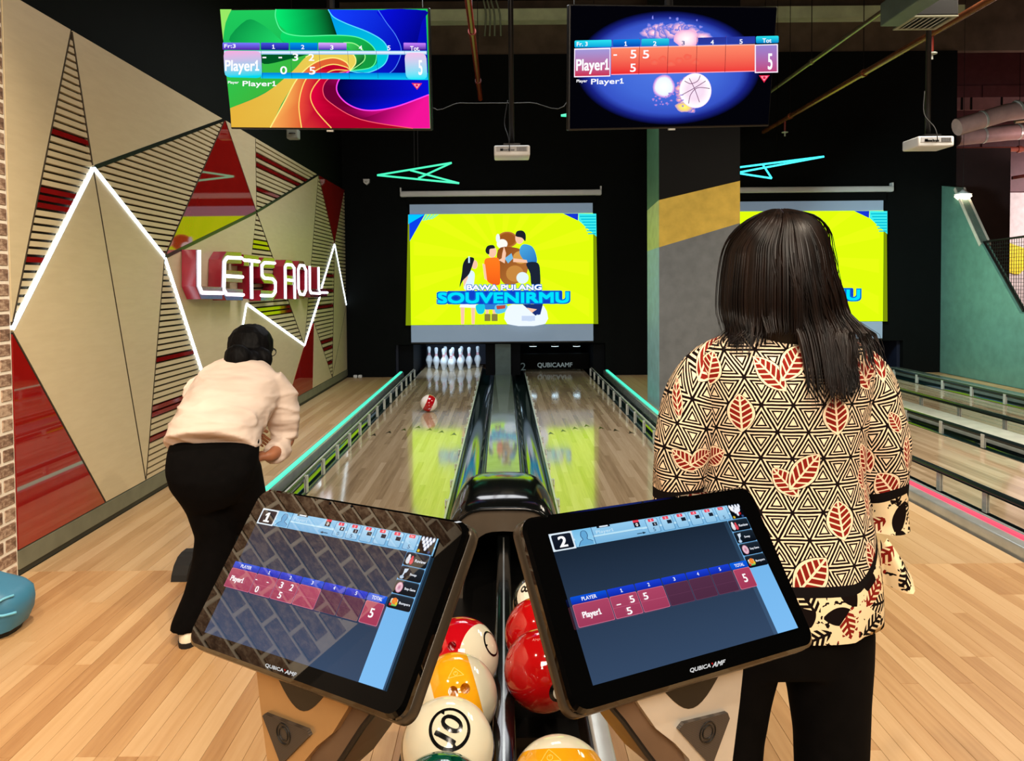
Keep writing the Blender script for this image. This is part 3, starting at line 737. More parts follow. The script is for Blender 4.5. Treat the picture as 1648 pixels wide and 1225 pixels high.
b1 = aty(1418, 323, YB).x
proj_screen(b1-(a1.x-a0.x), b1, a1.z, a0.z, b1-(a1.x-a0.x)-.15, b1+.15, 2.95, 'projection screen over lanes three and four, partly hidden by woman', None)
# ================================================================== hanging televisions
TVP = print_mat('tv_picture', 1.05, .3)
def tv(c, yaw, tilt, roll, wd, ht, quad, lb):
    y, t, r = map(math.radians, (yaw, tilt, roll))
    R_ = Matrix.Rotation(y, 4, 'Z') @ Matrix.Rotation(-t, 4, 'X') @ Matrix.Rotation(-r, 4, 'Y')
    o = thing('television', lb, 'television', (0, 0, 0), 'televisions hanging over the lanes', rot=(0, 0, 0)); o.matrix_world = Matrix.Translation(c) @ R_
    MB().rbox((-wd/2-.008, .002, -ht/2-.012), (wd/2+.008, .05, ht/2+.008), .006).build('casing', M_BLKSAT, o, local=True)
    MB().rbox((-.3, .05, -.2), (.3, .09, .2), .02).build('back_housing', M_BLKSAT, o, local=True)
    MB().box((-.02, -.004, -ht/2-.022), (.02, .01, -ht/2-.012)).build('sensor_tab', M_METALW, o, local=True)
    z0 = 6.0-c[2]
    m = MB().tube([(0, .1, 0), (0, .1, .12)], .03, 8).build('mount', M_DARKMET, o, local=True)
    h = homog(quad, [(-wd/2, ht/2), (wd/2, ht/2), (wd/2, -ht/2), (-wd/2, -ht/2)])
    P = Print(h, lambda x, y_, e: Vector((x, -.001-e, y_)), .0004)
    pp = thing('television_pole', 'black ceiling pole holding '+lb.split(',')[0], 'pole', (c[0], c[1]+.12, 6.0), 'poles holding the televisions')
    MB().tube([(c[0], c[1]+.14, 6.0), (c[0], c[1]+.14, c[2]+.2)], .025, 8).build('tube', M_DARKMET, pp); MB().lathe([(.08, -.01), (.08, 0)], (c[0], c[1]+.14, 6.0), 12).build('flange', M_DARKMET, pp)
    return o, P
k = 1648/360
q1 = [((u-340)*k, v*k) for u, v in [(354, 17), (690, 14), (691, 207), (374, 205)]]
o, P = tv((-1.033, 4.569, 2.767), -6.1, -14.6, -2.1, 1.23, .6666, q1, 'television showing rainbow swirl scoreboard, above the lettered wall')
G = P
G.poly(q1, (30, 200, 90), (20, 150, 70), (60, 68), (60, 500))
G.poly([(62, 70), (148, 70), (128, 110), (104, 170), (92, 240), (87, 300), (74, 190)], (150, 230, 100))
G.poly(crom([(130, 300), (260, 150), (370, 180), (470, 260), (520, 330), (300, 340)], 4, True), (10, 150, 70), (30, 210, 100), (250, 150), (500, 330))
G.poly([(480, 69), (870, 71), (932, 265), (800, 270), (660, 266), (560, 240), (505, 190), (480, 130)], (6, 230, 110), (4, 40, 14), (500, 170), (880, 190))
G.poly([(865, 71), (1590, 75), (1600, 600), (1025, 600), (1025, 525), (1230, 500), (1310, 410), (1290, 330), (1180, 250), (1000, 175), (905, 125)], (20, 60, 250), (4, 6, 180), (900, 80), (1400, 400))
G.poly(crom([(1240, 76), (1300, 170), (1370, 270), (1405, 380), (1360, 500), (1290, 560), (1420, 560), (1500, 470), (1520, 330), (1560, 160), (1588, 78)], 4, True), (8, 14, 220), (2, 4, 120), (1240, 80), (1590, 300))
G.poly([(868, 71)]+crom([(905, 125), (1000, 175), (1175, 245), (1280, 315), (1308, 400), (1270, 485), (1150, 540), (1025, 528)], 5)+crom([(1025, 522), (1180, 500), (1222, 420), (1190, 340), (1090, 280), (930, 262)], 5), (0, 150, 230), (0, 200, 215), (900, 80), (1200, 500))
G.poly(crom([(530, 235), (660, 268), (930, 263), (1090, 280), (1190, 340), (1222, 420), (1200, 490), (1030, 526), (1130, 450), (1125, 380), (1060, 325), (980, 318), (560, 318)], 5, True), (8, 214, 100), (20, 150, 60), (800, 260), (1100, 500))
G.poly(crom([(1030, 524), (1110, 480), (1135, 420), (1120, 370), (1060, 325), (980, 318), (1040, 380), (1072, 430), (1060, 480)], 5, True), (60, 210, 90), (6, 80, 30), (1000, 320), (1120, 480))
G.poly([(96, 400), (800, 380), (640, 520), (500, 630), (330, 720), (145, 802)], (38, 196, 80), (60, 180, 60), (100, 400), (400, 700))
G.poly(crom([(385, 405), (720, 395), (560, 445), (392, 476)], 4, True), (0, 84, 34))
G.poly(crom([(1025, 525), (1068, 470), (1058, 415), (1000, 388), (800, 388), (700, 425), (600, 530), (400, 690), (145, 800)], 5)+[(155, 938), (440, 940)]+crom([(520, 770), (640, 580), (760, 470), (900, 430), (1000, 465), (1025, 525)], 5), (232, 206, 86), (226, 176, 60), (900, 400), (300, 900))
G.poly(crom([(1025, 525), (1000, 465), (900, 430), (760, 470), (640, 580), (540, 760), (440, 940)], 5)+[(668, 941)]+crom([(650, 760), (700, 590), (800, 510), (900, 478), (1000, 500), (1025, 525)], 5), (246, 170, 84), (222, 96, 50), (560, 700), (680, 720))
G.poly(crom([(1025, 525), (1000, 500), (900, 478), (800, 510), (700, 590), (650, 760), (668, 941)], 5)+[(886, 943)]+crom([(770, 810), (735, 700), (800, 590), (900, 522), (1025, 525)], 5), (240, 80, 60), (190, 0, 44), (650, 700), (760, 720))
G.poly(crom([(1025, 525), (900, 522), (800, 590), (735, 700), (770, 810), (886, 943)], 5)+[(1480, 945)]+crom([(1100, 880), (880, 760), (825, 680), (860, 590), (950, 535), (1025, 525)], 5), (226, 6, 62), (170, 0, 40), (740, 700), (860, 720))
G.poly(crom([(1025, 525), (940, 545), (850, 600), (826, 680), (880, 760), (1100, 880), (1480, 945)], 5)+[(1605, 945), (1602, 700)]+crom([(1350, 790), (1150, 815), (1010, 770), (930, 680), (945, 590), (1025, 525)], 5), (240, 20, 150), (110, 0, 50), (1300, 800), (1150, 920))
G.poly(crom([(1025, 525), (945, 590), (930, 680), (1010, 770), (1150, 815), (1350, 790), (1602, 700)], 5)+[(1600, 592)], (2, 2, 60), (8, 14, 214), (960, 640), (1250, 700))
for pts, c, w_ in (([(1025, 525), (1000, 465), (900, 430), (760, 470), (640, 580), (540, 760), (440, 940)], (255, 236, 130), 9), ([(1025, 525), (1000, 500), (900, 478), (800, 510), (700, 590), (650, 760), (668, 941)], (255, 220, 110), 8),
                  ([(1025, 525), (900, 522), (800, 590), (735, 700), (770, 810), (886, 943)], (255, 200, 100), 8), ([(1025, 525), (940, 545), (850, 600), (826, 680), (880, 760), (1100, 880), (1480, 945)], (255, 90, 110), 6),
                  ([(1025, 525), (945, 590), (930, 680), (1010, 770), (1150, 815), (1350, 790), (1602, 700)], (255, 70, 240), 9), ([(868, 71), (905, 125), (1000, 175), (1175, 245), (1280, 315), (1308, 400), (1270, 485), (1150, 540), (1025, 528)], (90, 225, 255), 7),
                  ([(480, 69), (480, 140), (530, 235), (660, 268), (930, 263), (1090, 280), (1190, 340), (1222, 420), (1180, 500), (1025, 525)], (90, 250, 160), 7), ([(980, 318), (1060, 325), (1125, 380), (1130, 450), (1030, 524)], (160, 250, 150), 7),
                  ([(700, 425), (800, 388), (1000, 388), (1058, 415), (1068, 470), (1025, 525)], (255, 246, 150), 7), ([(1240, 76), (1300, 170), (1370, 270), (1405, 380), (1360, 500), (1290, 560)], (80, 140, 255), 5)):
    G.line(crom(pts, 6), w_, c)
# scoreboard over the swirl
WHT = (250, 250, 255)
G.rect(100, 378, 1592, 390, (130, 200, 240), (236, 240, 255)); G.rect(100, 390, 1592, 406, (236, 240, 255), (120, 190, 230))
G.poly([(372, 540), (1598, 540), (1600, 592), (372, 582)], (0, 120, 220), (10, 205, 240), (800, 540), (800, 590))
for x0, x1, c, d in ((90, 364, (120, 120, 255), (80, 20, 160)), (372, 578, (70, 80, 220), (10, 20, 130)), (586, 790, (0, 150, 230), (0, 80, 190)), (796, 1004, (220, 170, 255), (60, 20, 180)), (1424, 1588, (200, 130, 255), (50, 10, 140))):
    G.rrect([(x0, 318), (x1, 320), (x1, 374), (x0, 372)], 6, c, d)
for x in (375, 590, 802, 1012, 1222, 1430): G.line([(x, 380), (x+12, 582)], 2, (20, 40, 90))
G.rrect([(98, 378), (376, 382), (384, 580), (110, 574)], 40, (244, 170, 220), (0, 214, 236)); G.rrect([(1430, 392), (1590, 394), (1596, 590), (1438, 588)], 44, (240, 190, 230), (30, 230, 246))
for s_, q in (('Fr:3', (106, 330, 188, 358)), ('1', (458, 334, 478, 364)), ('2', (672, 336, 694, 366)), ('3', (886, 338, 908, 370)), ('4', (1096, 340, 1120, 372)), ('5', (1306, 340, 1328, 374)), ('Tot.', (1474, 344, 1544, 378)),
              ('-', (388, 424, 416, 434)), ('-', (506, 424, 532, 434)), ('3', (610, 400, 650, 452)), ('2', (728, 402, 768, 452)), ('0', (520, 494, 568, 550)), ('5', (732, 498, 776, 552)), ('Player1', (116, 450, 364, 552)),
              ('5', (1534, 448, 1560, 554)), ('Player', (138, 602, 216, 626)), ('Player1', (246, 602, 490, 650))):
    G.text(s_, q, WHT, .02 if s_ not in ('-',) else 0)
G.poly([(1480, 614), (1558, 616), (1520, 664)], (230, 40, 90)); G.poly([(1494, 622), (1544, 622), (1520, 654)], (255, 170, 190)); G.radial(1519, 632, 10, 9, [(0, (230, 40, 90)), (1, (230, 40, 90))], 12)
G.build('picture', TVP, o)
q2 = [((u-900)*k, v*k) for u, v in [(918, 9), (1250, 13), (1236, 200), (918, 207)]]
o, P = tv((.98, 4.392, 2.714), 12.7, -12.5, 3.2, 1.23, .6474, q2, 'television showing flaming balls scoreboard, above the right lane')
G = P
G.poly(q2, (3, 3, 8))
G.radial(800, 500, 680, 420, [(0, (80, 120, 225)), (.55, (66, 104, 214)), (.8, (54, 82, 196)), (.9, (24, 34, 130)), (1, (3, 3, 14))], 64)
rg = random.Random(11)
for i in range(26):
    t = i/25; x = 665+t*390+rg.uniform(-20, 20); y = 240-math.sin(t*math.pi)*42+t*40+rg.uniform(-22, 22)
    G.radial(x, y, rg.uniform(26, 70), rg.uniform(26, 62), [(0, (255, 244, 248)), (.45, (250, 190, 220)), (1, (72, 108, 216))], 18, .22, i)
for i in range(20): G.radial(rg.uniform(620, 1040), rg.uniform(130, 240), rg.uniform(6, 20), rg.uniform(5, 16), [(0, (176, 150, 232)), (1, (72, 108, 216))], 12, .3, 40+i)
G.radial(925, 290, 90, 70, [(0, (255, 255, 255)), (.6, (255, 222, 236)), (1, (240, 170, 214))], 26, .1, 5)
for i in range(24):
    a = rg.uniform(1.6, 4.3); G.radial(990+128*math.cos(a)+rg.uniform(-12, 12), 690-128*math.sin(-a)*.9*-1*-1+rg.uniform(-10, 10), rg.uniform(16, 34), rg.uniform(14, 28), [(0, (255, 230, 190)), (.5, (240, 160, 190)), (1, (72, 108, 216))], 14, .25, 70+i)
G.radial(905, 790, 66, 36, [(0, (255, 250, 120)), (.6, (255, 220, 120)), (1, (190, 150, 200))], 20, .15, 9)
G.radial(755, 640, 84, 88, [(0, (255, 255, 255)), (.72, (236, 246, 255)), (.86, (226, 170, 232)), (1, (72, 108, 216))], 30, .06, 2)
G.radial(985, 670, 118, 128, [(0, (244, 226, 246)), (.5, (246, 220, 240)), (.95, (255, 255, 255)), (1, (226, 190, 240))], 36)
for pts in ([(890, 700), (980, 650), (1060, 600)], [(940, 580), (980, 660), (1015, 755)], [(935, 765), (950, 700), (1000, 650), (1090, 655)], [(905, 600), (950, 620), (1000, 600), (1020, 560)]): G.line(crom(pts, 5), 5, (120, 70, 110))
for i in range(22): G.radial(rg.uniform(640, 900), rg.uniform(690, 790), rg.uniform(5, 14), rg.uniform(4, 11), [(0, (226, 150, 214)), (1, (72, 108, 216))], 10, .3, 120+i)
# scoreboard bars (they slope with the set)
def sl(x, y): return (x, y-(x-90)*.0235)
def Q(x0, y0, x1, y1): return [sl(x0, y0), sl(x1, y0), sl(x1, y1), sl(x0, y1)]
G.rrect(Q(362, 362, 1412, 562), 3, (250, 136, 104), (232, 28, 44)); 
for i in range(7): G.radial(*sl(620+i*60, 440+(i*37) % 60), 30, 22, [(0, (240, 110, 90)), (1, (244, 96, 76))], 12, .3, 200+i)
G.rrect(Q(92, 364, 356, 574), 3, (250, 236, 250)); G.rrect(Q(98, 374, 350, 566), 3, (160, 150, 214), (200, 40, 70)); G.rrect(Q(1410, 366, 1580, 574), 3, (250, 236, 250)); G.rrect(Q(1418, 374, 1572, 566), 3, (150, 130, 206), (190, 70, 120))
G.line([sl(362, 366), sl(1412, 366)], 6, (255, 200, 190)); G.line([sl(362, 560), sl(1412, 560)], 6, (255, 170, 190))
for x in (570, 778, 988, 1198): G.line([sl(x, 300), sl(x-8, 562)], 3, (120, 16, 34))
for x0, x1, c, d in ((92, 362, (40, 220, 236), (0, 150, 214)), (372, 572, (10, 130, 226), (6, 60, 170)), (580, 782, (40, 206, 226), (0, 130, 200)), (1416, 1582, (40, 220, 232), (0, 120, 200))): G.rrect(Q(x0, 306, x1, 358), 10, c, d)
G.rrect(Q(992, 306, 1200, 358), 2, (40, 50, 150), (40, 60, 160)); G.rrect(Q(1204, 306, 1410, 358), 2, (40, 56, 160), (40, 60, 160))
for s_, q, c in (('Fr. 3', (108, 318, 186, 348), WHT), ('1', (456, 322, 474, 354), WHT), ('2', (664, 326, 688, 358), WHT), ('3', (872, 328, 894, 358), (90, 90, 140)), ('4', (1084, 326, 1106, 358), WHT), ('5', (1294, 326, 1316, 358), WHT), ('Tot', (1462, 324, 1526, 354), WHT),
                 ('-', (374, 414, 400, 424), WHT), ('5', (498, 386, 540, 446), WHT), ('5', (588, 390, 632, 448), WHT), ('5', (496, 486, 536, 544), WHT), ('Player1', (104, 446, 340, 552), WHT), ('5', (1500, 436, 1530, 550), WHT), ('Player', (106, 592, 184, 618), WHT), ('Player1', (212, 590, 448, 640), WHT)):
    G.text(s_, Q(*q), c, .02 if s_ != '-' else 0)
G.poly([sl(1432, 592), sl(1512, 592), sl(1470, 646)], (220, 30, 70)); G.poly([sl(1444, 598), sl(1500, 598), sl(1470, 634)], (255, 150, 170)); G.radial(*sl(1471, 610), 11, 10, [(0, (220, 30, 70)), (1, (220, 30, 70))], 12)
G.build('picture', TVP, o)
# ================================================================== lettered sign on the left wall
XF = -2.41
sg = thing('wall_sign', 'LETS ROLL sign of deep red letters with white neon fronts on left wall', 'sign', (XW, 8.5, 1.6))
M_SIGN = simple('red_letter_return', (156, 16, 44), 0.25, ior=1.6); M_SFACE = simple('maroon_letter_face', (96, 22, 50), 0.12, ior=1.9)
NEON_W = glow('white_neon', (246, 240, 255), 4.0)
def c7(x, y): p = atx(280+x/5.493, 380+y/5.493, XF); return (p.y, p.z)
LET = dict(L1=[[(222, 125), (222, 440), (245, 500), (430, 505)]], E1=[[(600, 195), (470, 190), (446, 225), (440, 470), (465, 515), (612, 520)], [(450, 352), (606, 362)]],
           T1=[[(620, 212), (752, 225)], [(684, 225), (688, 555)]], S1=[[(890, 240), (800, 235), (776, 262), (778, 345), (800, 372), (872, 378), (896, 405), (896, 495), (870, 528), (770, 525)]],
           R1=[[(985, 555), (982, 275), (995, 252), (1040, 254), (1062, 280), (1068, 555)], [(985, 386), (1062, 394)]], O1=[[(1100, 470), (1098, 300), (1115, 258), (1148, 260), (1166, 300), (1166, 480), (1150, 518), (1118, 515), (1100, 470)]],
           L2=[[(1198, 265), (1200, 470), (1212, 504), (1292, 508)]], L3=[[(1276, 275), (1278, 470), (1290, 500), (1356, 500)]])
def strip(pts, w_):
    """outline polygon around a polyline, mitred"""
    n = len(pts); l = []; r = []
    for i in range(n):
        a = pts[max(i-1, 0)]; b = pts[min(i+1, n-1)]; dx, dy = b[0]-a[0], b[1]-a[1]; q = math.hypot(dx, dy); nx, ny = -dy/q*w_/2, dx/q*w_/2
        l.append((pts[i][0]+nx, pts[i][1]+ny)); r.append((pts[i][0]-nx, pts[i][1]-ny))
    return l+r[::-1]
for kx, polys in LET.items():
    fb = MB(); nb = MB()
    for pl in polys:
        pts = [c7(*p) for p in pl]; w_ = 0.105
        L_ = strip(pts, w_); n = len(pts)
        for i in range(n-1):
            q = [L_[i], L_[i+1], L_[2*n-2-i], L_[2*n-1-i]]
            fb.prism([(XF-.006, a, b) for a, b in q], (XW+.004-(XF-.006), 0, 0))
        nb.tube([(XF, a, b) for a, b in pts], .015, 8)
    f = fb.build('letter', [M_SIGN], sg); nb.build('neon_tube', NEON_W, f, smooth=True, auto=50, label='white neon tube')
    fm = MB()
    for pl in polys:
        pts = [c7(*p) for p in pl]; L_ = strip(pts, .098); n = len(pts)
        for i in range(n-1): fm.prism([(XF-.0055, a, b) for a, b in [L_[i], L_[i+1], L_[2*n-2-i], L_[2*n-1-i]]], (.003, 0, 0))
    fm.build('letter_face', M_SFACE, f)
# ================================================================== neon arrows
def neon(lb, segs, y, mat, group, name='neon_arrow'):
    P = [(aty(*a, y), aty(*b, y)) for a, b in segs]; c = P[0][0]
    t = thing(name, lb, 'neon light', c, group)
    for a, b in P: MB().tube([a, b], .012, 8).build('neon_tube', mat, t, smooth=True, auto=50)
    for a, b in P[:2]:
        m = a*.5+b*.5; MB().tube([m, (m.x, m.y, 6.0)], .003, 5).build('hanger_wire', M_DARKMET, t)
neon('green neon arrow outline hanging left of the first projection screen', [((607, 282), (727, 262)), ((607, 282), (739, 295)), ((660, 274), (739, 295)), ((673, 287), (727, 262))], 9.9, NEON_T, 'neon arrows over the lanes')
neon('cyan neon arrow outline hanging above the third lane, right of the column', [((1326, 252), (1176, 271)), ((1326, 252), (1176, 280)), ((1227, 264), (1242, 287)), ((1242, 287), (1176, 277))], 9.9, NEON_B, 'neon arrows over the lanes')
neon('green neon arrow mostly hidden behind the right television', [((903, 186), (1010, 166)), ((903, 186), (1010, 192)), ((960, 178), (1010, 192))], 8.6, NEON_T, 'neon arrows over the lanes')
# ================================================================== projectors
def projector(u0, v0, u1, y, lb, depth=.26, h=.085):
    a, b = aty(u0, v0, y), aty(u1, v0, y); x0, x1, zt = a.x, b.x, a.z; cx = (x0+x1)/2
    t = thing('projector', lb, 'projector', (cx, y, 6.0), 'white projectors hanging over the lanes')
    MB().rbox((x0, y, zt-h), (x1, y+depth, zt), .012, 3).build('case', M_WHITE, t, smooth=True, auto=40)
    MB().rbox((x0+.02, y-.004, zt-h*.62), (x1-.02, y+.01, zt-.008), .003).build('rear_panel', simple('grey_port_panel', (172, 172, 174), .5), t)
    pb = MB()
    for i, (fx, fz, w_, hh) in enumerate([(.12, .5, .05, .014), (.22, .5, .04, .014), (.3, .5, .03, .014), (.38, .5, .03, .014), (.46, .5, .06, .014), (.12, .3, .05, .02)]):
        x = x0+.02+fx*(x1-x0-.04); pb.box((x, y-.007, zt-.012-h*.5*fz-hh), (x+w_*.5, y-.003, zt-.012-h*.5*fz))
    pb.build('sockets', M_BLKSAT, t)
    vb = MB()
    for i in range(9): vb.box((x1-.11+i*.009, y-.007, zt-.05), (x1-.106+i*.009, y-.003, zt-.016))
    vb.build('vent_slots', M_DARKMET, t)
    MB().tube([(cx, y+depth/2, zt+.02), (cx, y+depth/2, 6.0)], .022, 8).build('pole', M_DARKMET, t, smooth=True)
    MB().box((cx-.07, y+.05, zt), (cx+.07, y+depth-.05, zt+.025)).build('bracket', M_DARKMET, t)
    MB().lathe([(.045, 0), (.045, .02), (.03, .04)], (cx-.01, y+depth-.04, zt-h/2), 12).build('lens_mount', M_BLKSAT, t)
    MB().tube(crom([(cx-.03, y-.004, zt-.03), (cx-.02, y-.05, zt-.05), (cx-.03, y-.03, zt+.06), (cx-.06, y+.08, zt+.2), (cx-.03, y+depth/2, zt+.4)], 5), .004, 6).build('cable', M_BLKRUB, t, smooth=True)
projector(795, 234, 853, 6.4, 'white projector on a black pole above the grey capping')
projector(1478, 219, 1536, 6.4, 'white projector on a black pole near the right edge')
# ================================================================== pipes, sprinklers, ducts
def pipe(pts, r, mat, lb, name='ceiling_pipe', cat='pipe', group=None, seg=10):
    t = thing(name, lb, cat, pts[0], group)
    MB().tube(pts, r, seg).build('tube', mat, t, smooth=True, auto=50)
    for f in (.2, .55, .85):
        p = Vector(pts[0]).lerp(Vector(pts[-1]), f); d = (Vector(pts[-1])-Vector(pts[0])).normalized()
        MB().tube([p-d*.03, p+d*.03], r*1.35, seg).build('coupling', mat, t, smooth=True, auto=50)
        MB().tube([p, (p.x, p.y, 6.0)], .005, 5).build('hanger_rod', M_DARKMET, t)
    return t
x4 = lambda u, v, z: (u-810)/(456-v)*(z-1.5)
pipe([(-.30, 4.5, 4.1), (-.30, 10.9, 4.1)], .032, M_REDPIPE, 'red sprinkler pipe running between the televisions')
pipe([(4.03, 4.6, 3.8), (4.03, 11.9, 3.8)], .032, simple('red_and_bare_pipe', (150, 90, 60), .25, metal=.6), 'long red sprinkler pipe sloping across the upper right, before the right projector')
pipe([(3.55, 6.0, 4.0), (3.55, 11.2, 4.0)], .022, M_STEELPIPE, 'thin steel conduit beside the right television')
pipe([(-1.9, 3.0, 4.7), (-1.62, 6.0, 4.7)], .02, M_STEELPIPE, 'pale conduit above the left television, nearer to its middle')
pipe([(8.1, 12.2, 3.98), (14.5, 11.9, 4.6)], .03, M_STEELPIPE, 'pale pipe in the far right room, uppermost')
pipe([(7.6, 13.4, 3.75), (14.5, 13.4, 3.75)], .045, simple('salmon_pipe', (205, 120, 100), .4), 'salmon pink pipe crossing the far right room')
pipe([(8.6, 13.0, 3.2), (14.5, 12.2, 4.1)], .03, M_REDPIPE, 'dark red pipe slanting below the salmon pipe at far right')
def sprinkler(p, lb):
    t = thing('sprinkler_head', lb, 'sprinkler', p, 'sprinkler heads on the right pipe')
    x, y, z = p
    MB().tube([(x, y, z), (x, y, z-.14)], .014, 8).build('drop_pipe', M_REDPIPE, t); MB().lathe([(.0005, -.165), (.045, -.16), (.045, -.15), (.012, -.145)], p, 14).build('deflector', M_METALW, t); MB().tube([(x, y, z-.16), (x, y, z-.21)], .01, 6).build('bulb', M_METALW, t)
sprinkler((4.03, 7.25, 3.77), 'sprinkler head under the right pipe, just left of the projector pole')
sprinkler((4.03, 11.0, 3.77), 'far sprinkler head under the right pipe, above the cyan neon arrow')
d = thing('air_duct', 'green grey sheet metal air duct at the top right with louvred grille', 'duct', (3.0, 4.8, 3.5))
MB().rbox((2.98, 3.6, 3.49), (3.13, 6.1, 3.67), .008).build('duct_body', simple('grey_green_duct', (92, 108, 100), .5, metal=.3), d)
MB().rbox((3.14, 5.9, 3.51), (3.48, 6.22, 3.66), .008).build('cassette_body', M_BLKSAT, d)
gr = MB().box((3.14, 5.9, 3.50), (3.17, 6.22, 3.51)).box((3.45, 5.9, 3.5), (3.48, 6.22, 3.51)).box((3.17, 5.9, 3.5), (3.45, 5.93, 3.51)).box((3.17, 6.19, 3.5), (3.45, 6.22, 3.51)).build('grille_frame', simple('grille_grey', (140, 140, 120), .5), d)
for i in range(6): MB().prism([(3.185+i*.043, 5.93, 3.498), (3.21+i*.043, 5.93, 3.508), (3.21+i*.043, 6.19, 3.508), (3.185+i*.043, 6.19, 3.498)], (0, 0, .004)).build('louvre', M_METALW, gr)
d = thing('air_duct', 'grey duct box on the ceiling beyond the right television', 'duct', (1.95, 8.0, 3.9))
MB().rbox((2.85, 9.9, 3.75), (3.4, 11.0, 4.2), .01).build('duct_body', simple('dark_duct', (70, 76, 62), .6), d); MB().box((2.9, 9.95, 3.73), (3.36, 10.9, 3.75)).build('duct_flange', simple('pale_duct_flange', (150, 158, 120), .6), d)
for i, (v0, v1, yy, lb) in enumerate([(205, 175, 11.6, 'pinkish round air duct at far right, upper of two'), (222, 205, 12.6, 'pinkish round air duct at far right, lower of two')]):
    a, b = aty(1540, v0, yy), aty(1700, v1-18*(1-i), yy); t = thing('round_duct', lb, 'duct', a, 'round ducts in the far right room')
    MB().tube([a, a.lerp(b, .5), b+Vector((2, 0, .1))], .13, 14).build('duct_tube', simple('pink_grey_duct', (196, 160, 158), .45), t, smooth=True, auto=50)
    for f in (.25, .6, .9):
        p = a.lerp(b, f); q = a.lerp(b, f+.02); MB().tube([p, q], .137, 14).build('duct_band', M_METALW, t, smooth=True, auto=50)
t = thing('overhead_duct', 'dark flat duct above the round ducts at far right', 'duct', (8, 11.2, 4.2))
a = aty(1545, 190, 11.0); MB().prism([(7.3, 10.3, 3.72), (9.6, 10.3, 4.5), (9.6, 10.3, 4.25), (7.3, 10.3, 3.5)], (0, .5, 0)).build('duct_body', simple('dark_green_duct', (36, 40, 30), .7), t)
t = thing('hung_panel', 'pale hanging ceiling board at far right above the ducts', 'panel', (8, 13.5, 4.4))
a, b = aty(1540, 157, 13.6), aty(1660, 176, 13.6); MB().box((a.x, 13.6, b.z), (b.x+2, 13.64, a.z)).build('board', simple('pink_board', (150, 112, 112), .7), t)
for u in (1549, 1564, 1613): q = aty(u, 157, 13.58); MB().box((q.x-.015, 13.585, b.z), (q.x+.015, 13.6, a.z)).build('joint_strip', M_DARKMET, t)
# pendant lamp by the partition
p = aty(1550, 316, 11.9); t = thing('pendant_lamp', 'glowing pendant lamp hanging at the top of the teal partition', 'lamp', (p.x, p.y, 6.0))
MB().tube([(p.x, p.y, p.z+.1), (p.x, p.y, 6)], .0035, 6).build('cord', M_DARKMET, t); MB().lathe([(.02, .1), (.05, .07), (.125, .03), (.12, .028), (.02, .06)], p, 18).build('lamp_shade', M_WHITE, t, smooth=True)
MB().lathe([(.0005, -.07), (.07, -.055), (.12, .0), (.07, .055), (.0005, .07)], p, 16).build('bulb', glow('pendant_glow', (255, 236, 200), 12), t, smooth=True)
# netting over the partition
t = thing('safety_net', 'black framed safety net above the sloped partition edge', 'net', (px_+.05, 11.0, 1.0))
n0, n1, n2, n3 = (11.34, 2.05), (10.46, 1.06), (9.6, 1.06), (9.6, 2.1)
MB().tube([(px_+.05, *n1), (px_+.05, *n0), (px_+.05, *n3)], .02, 8).build('net_frame', M_BLKSAT, t)
nb = MB(); yy = 9.62
while yy < 11.32:
    zl = 1.06 if yy < 10.46 else 1.06+(yy-10.46)/(.88)*.99
    nb.box((px_+.047, yy-.0025, zl), (px_+.053, yy+.0025, 2.08)); yy += .05
zz = 1.1
while zz < 2.05:
    ye = 10.46+(zz-1.06)/.99*.88; nb.box((px_+.047, 9.6, zz-.0025), (px_+.053, ye, zz+.0025)); zz += .05
nb.build('netting', M_BLKRUB, t, kind='stuff')
# small wall fittings
p = aty(590, 293, YB-.03); t = thing('motion_sensor', 'small white motion sensor on the black wall beside the neon arrow', 'sensor', p)
MB().prism([(p.x-.05, YB-.06, p.z+.045), (p.x+.05, YB-.06, p.z+.045), (p.x+.045, YB-.06, p.z-.01), (p.x, YB-.06, p.z-.05), (p.x-.045, YB-.06, p.z-.01)], (0, .07, 0)).build('case', M_WHITE, t); MB().lathe([(.0005, -.018), (.018, -.008), (.022, .006)], (p.x, YB-.062, p.z-.002), 12).build('sensor_lens', M_METALW, t)
p = aty(470, 215, 8.0); t = thing('wall_speaker', 'small grey speaker hanging just under the left television', 'speaker', (p.x, p.y, 6.0))
MB().rbox((p.x-.06, p.y, p.z-.05), (p.x+.06, p.y+.1, p.z+.05), .012).build('case', simple('grey_speaker', (120, 124, 112), .5), t); MB().tube([(p.x, p.y+.05, p.z+.05), (p.x, p.y+.05, 6)], .008, 6).build('hanger', M_DARKMET, t); MB().lathe([(.035, -.002), (.035, .004)], (p.x, p.y-.002, p.z), 12).build('grille', M_DARKMET, t)
p = aty(690, 162, 7.0); q = aty(915, 160, 7.0); m_ = aty(790, 166, 7.0); t = thing('slack_cable', 'thin dark cable drooping between the two televisions', 'cable', p)
MB().tube(crom([Vector((p.x-.1, p.y, 6.0)), Vector((p.x-.05, p.y, 4.2)), p, p.lerp(m_, .5)-Vector((0, 0, .01)), m_, m_.lerp(q, .5)-Vector((0, 0, .012)), q, Vector((q.x+.06, q.y, 4.2)), Vector((q.x+.1, q.y, 6.0))], 6), .004, 5).build('wire', simple('grey_wire', (60, 62, 60), .6), t, smooth=True)
t = thing('cable_bundle', 'bundle of pale cables hanging at the ceiling beam', 'cable', aty(785, 20, 11))
for i, u in enumerate((778, 784, 790, 798)): a, b = aty(u, 0, 11.4), aty(u+2+i*2, 58, 11.6); MB().tube(crom([a, a.lerp(b, .4)+Vector((.03, 0, 0)), b], 5), .014, 6).build('cable', simple('pale_cable', (110, 120, 100), .6), t, smooth=True)
